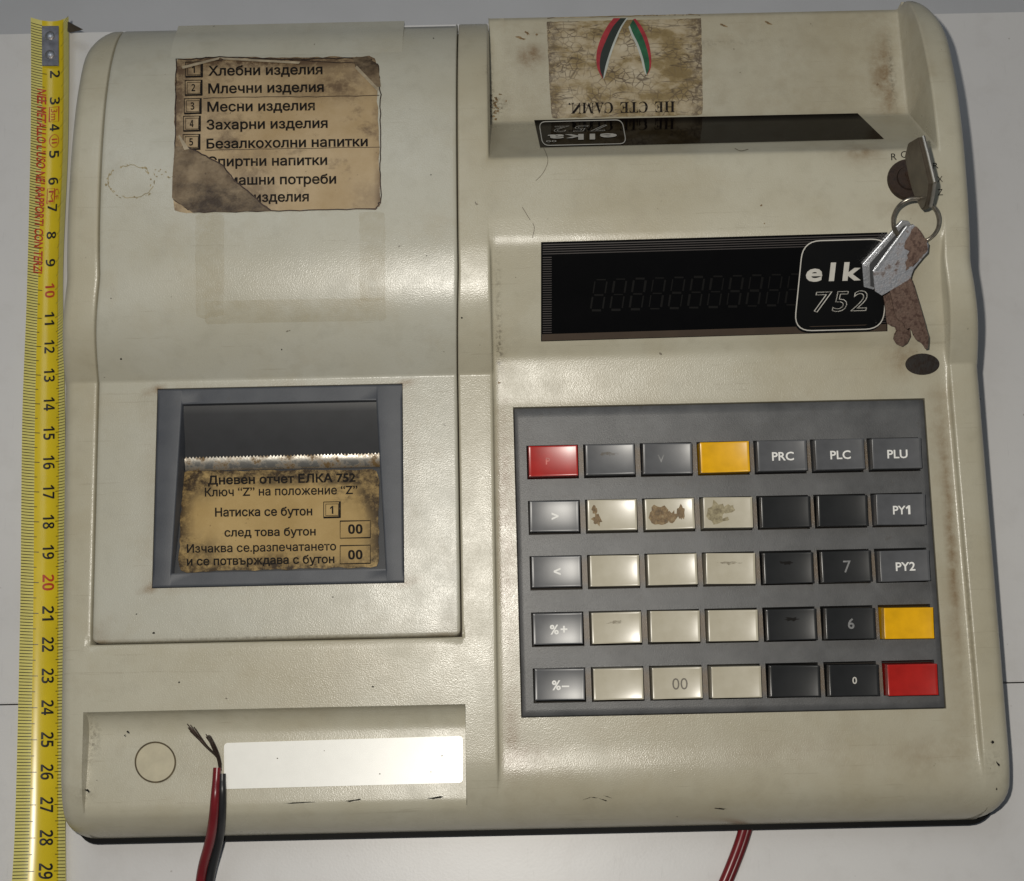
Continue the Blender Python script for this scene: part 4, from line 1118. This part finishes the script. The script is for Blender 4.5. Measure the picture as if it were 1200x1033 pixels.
put_text(bm, 'M', T2, (.46, 6.36), (.46, 6.78), (.14, 0)); put_text(bm, 'CE', T2, (.63, 6.3), (.63, 6.7), (.12, 0)); put_line(bm, T2, [(.42, 6.28), (.62, 6.28), (.62, 6.84), (.42, 6.84)], .015, True)
obj('red_print', bm, M['tape_red'], bl, smooth=0)
# hook with its two rivets
bm = bmesh.new()
hp = [(.26, .25), (.70, .25), (.70, 1.74), (.26, 1.74)]
add_slab(bm, [on_tape(t_, s_, .07) for t_, s_ in hp[::-1]], .06, .015)
a = on_tape(.26, .2, .07); b = on_tape(.70, .2, .07)
hk = obj('hook', bm, M['hook'], tape)
bm = bmesh.new()
add_slab(bm, [at(80, 26, .9), at(97, 35, .95), at(83, 38.5, .7), at(79.5, 37, .6)], .07, .01)
obj('hook_tooth', bm, M['bronze'], hk)
for s_ in (.62, 1.32):
    bm = bmesh.new(); p = on_tape(.47, s_, .12)
    bmesh.ops.create_uvsphere(bm, u_segments=20, v_segments=10, radius=.2, matrix=Matrix.Translation(p) @ Matrix.Diagonal((1, 1, .45, 1)))
    obj('rivet', bm, M['steel_rust'], hk, org=p)

# ------------------------------------------------------------------ wires
wr = empty('speaker_wire', at(245, 1000, 0), 'red and black twin wire with frayed bare end bent up over the front edge', 'wire')
def wire_pts(l): return smooth_path([at(x, y, z) for x, y, z in l], 6)
Rw = wire_pts([(229, 1075, .6), (234, 1040, .9), (238, 1015, 1.25), (246, 985, 1.9), (250, 960, 2.45), (252, 935, 2.78), (253.5, 915, 2.76), (254.5, 900, 2.76)])
Bw = wire_pts([(239, 1075, .6), (244, 1040, .85), (249, 1015, 1.1), (257, 982, 1.7), (260, 955, 2.4), (260.5, 930, 2.72), (260.5, 915, 2.72), (260.5, 907, 2.72)])
bm = bmesh.new(); add_tube(bm, Rw, [.150-.03*min(1, max(0, (i-20)/16)) for i in range(len(Rw))], 14); obj('red_insulation', bm, M['red_pvc'], wr)
bm = bmesh.new(); add_tube(bm, Bw, [.135-.03*min(1, max(0, (i-20)/16)) for i in range(len(Bw))], 14); obj('black_insulation', bm, M['black_pvc'], wr)
bm = bmesh.new()
for k in range(24):
    u = k/23; sx = random.uniform(-1.3, 1.3)
    if k < 17: e = (220+u*11+random.uniform(-1, 1), 849+random.uniform(-1, 7)+u*5)
    else: e = (243+random.uniform(-2, 3), 859+random.uniform(-1, 6))
    l = [(258+sx*.8, 903, 2.75), (256+sx*1.3, 889, 2.9), ((256*.5+e[0]*.5)+sx*1.4, 872+(e[1]-852)*.3, 3.2+random.uniform(0, .15)), (e[0], e[1], 3.3+random.uniform(0, .4))]
    add_tube(bm, wire_pts(l), .017, 5)
obj('bare_strands', bm, M['strand'], wr)
w2_ = empty('red_wire', at(860, 1000, 0), 'plain red wire running out from under the front of the register', 'wire')
Rw = wire_pts([(880, 940, .35), (873, 965, .35), (866, 988, .28), (857, 1012, .22), (847, 1036, .2), (830, 1075, .2)])
bm = bmesh.new(); add_tube(bm, Rw, .15, 14); obj('red_insulation', bm, M['red_pvc'], w2_)
bm = bmesh.new(); add_tube(bm, [p+Vector((.15, -.02, -.03)) for p in Rw], .13, 12); obj('red_insulation', bm, plain('shaded_red_pvc', (0.11, 0.008, 0.010), .35), w2_)  # second, darker red tube stands in for the wire's shaded right side
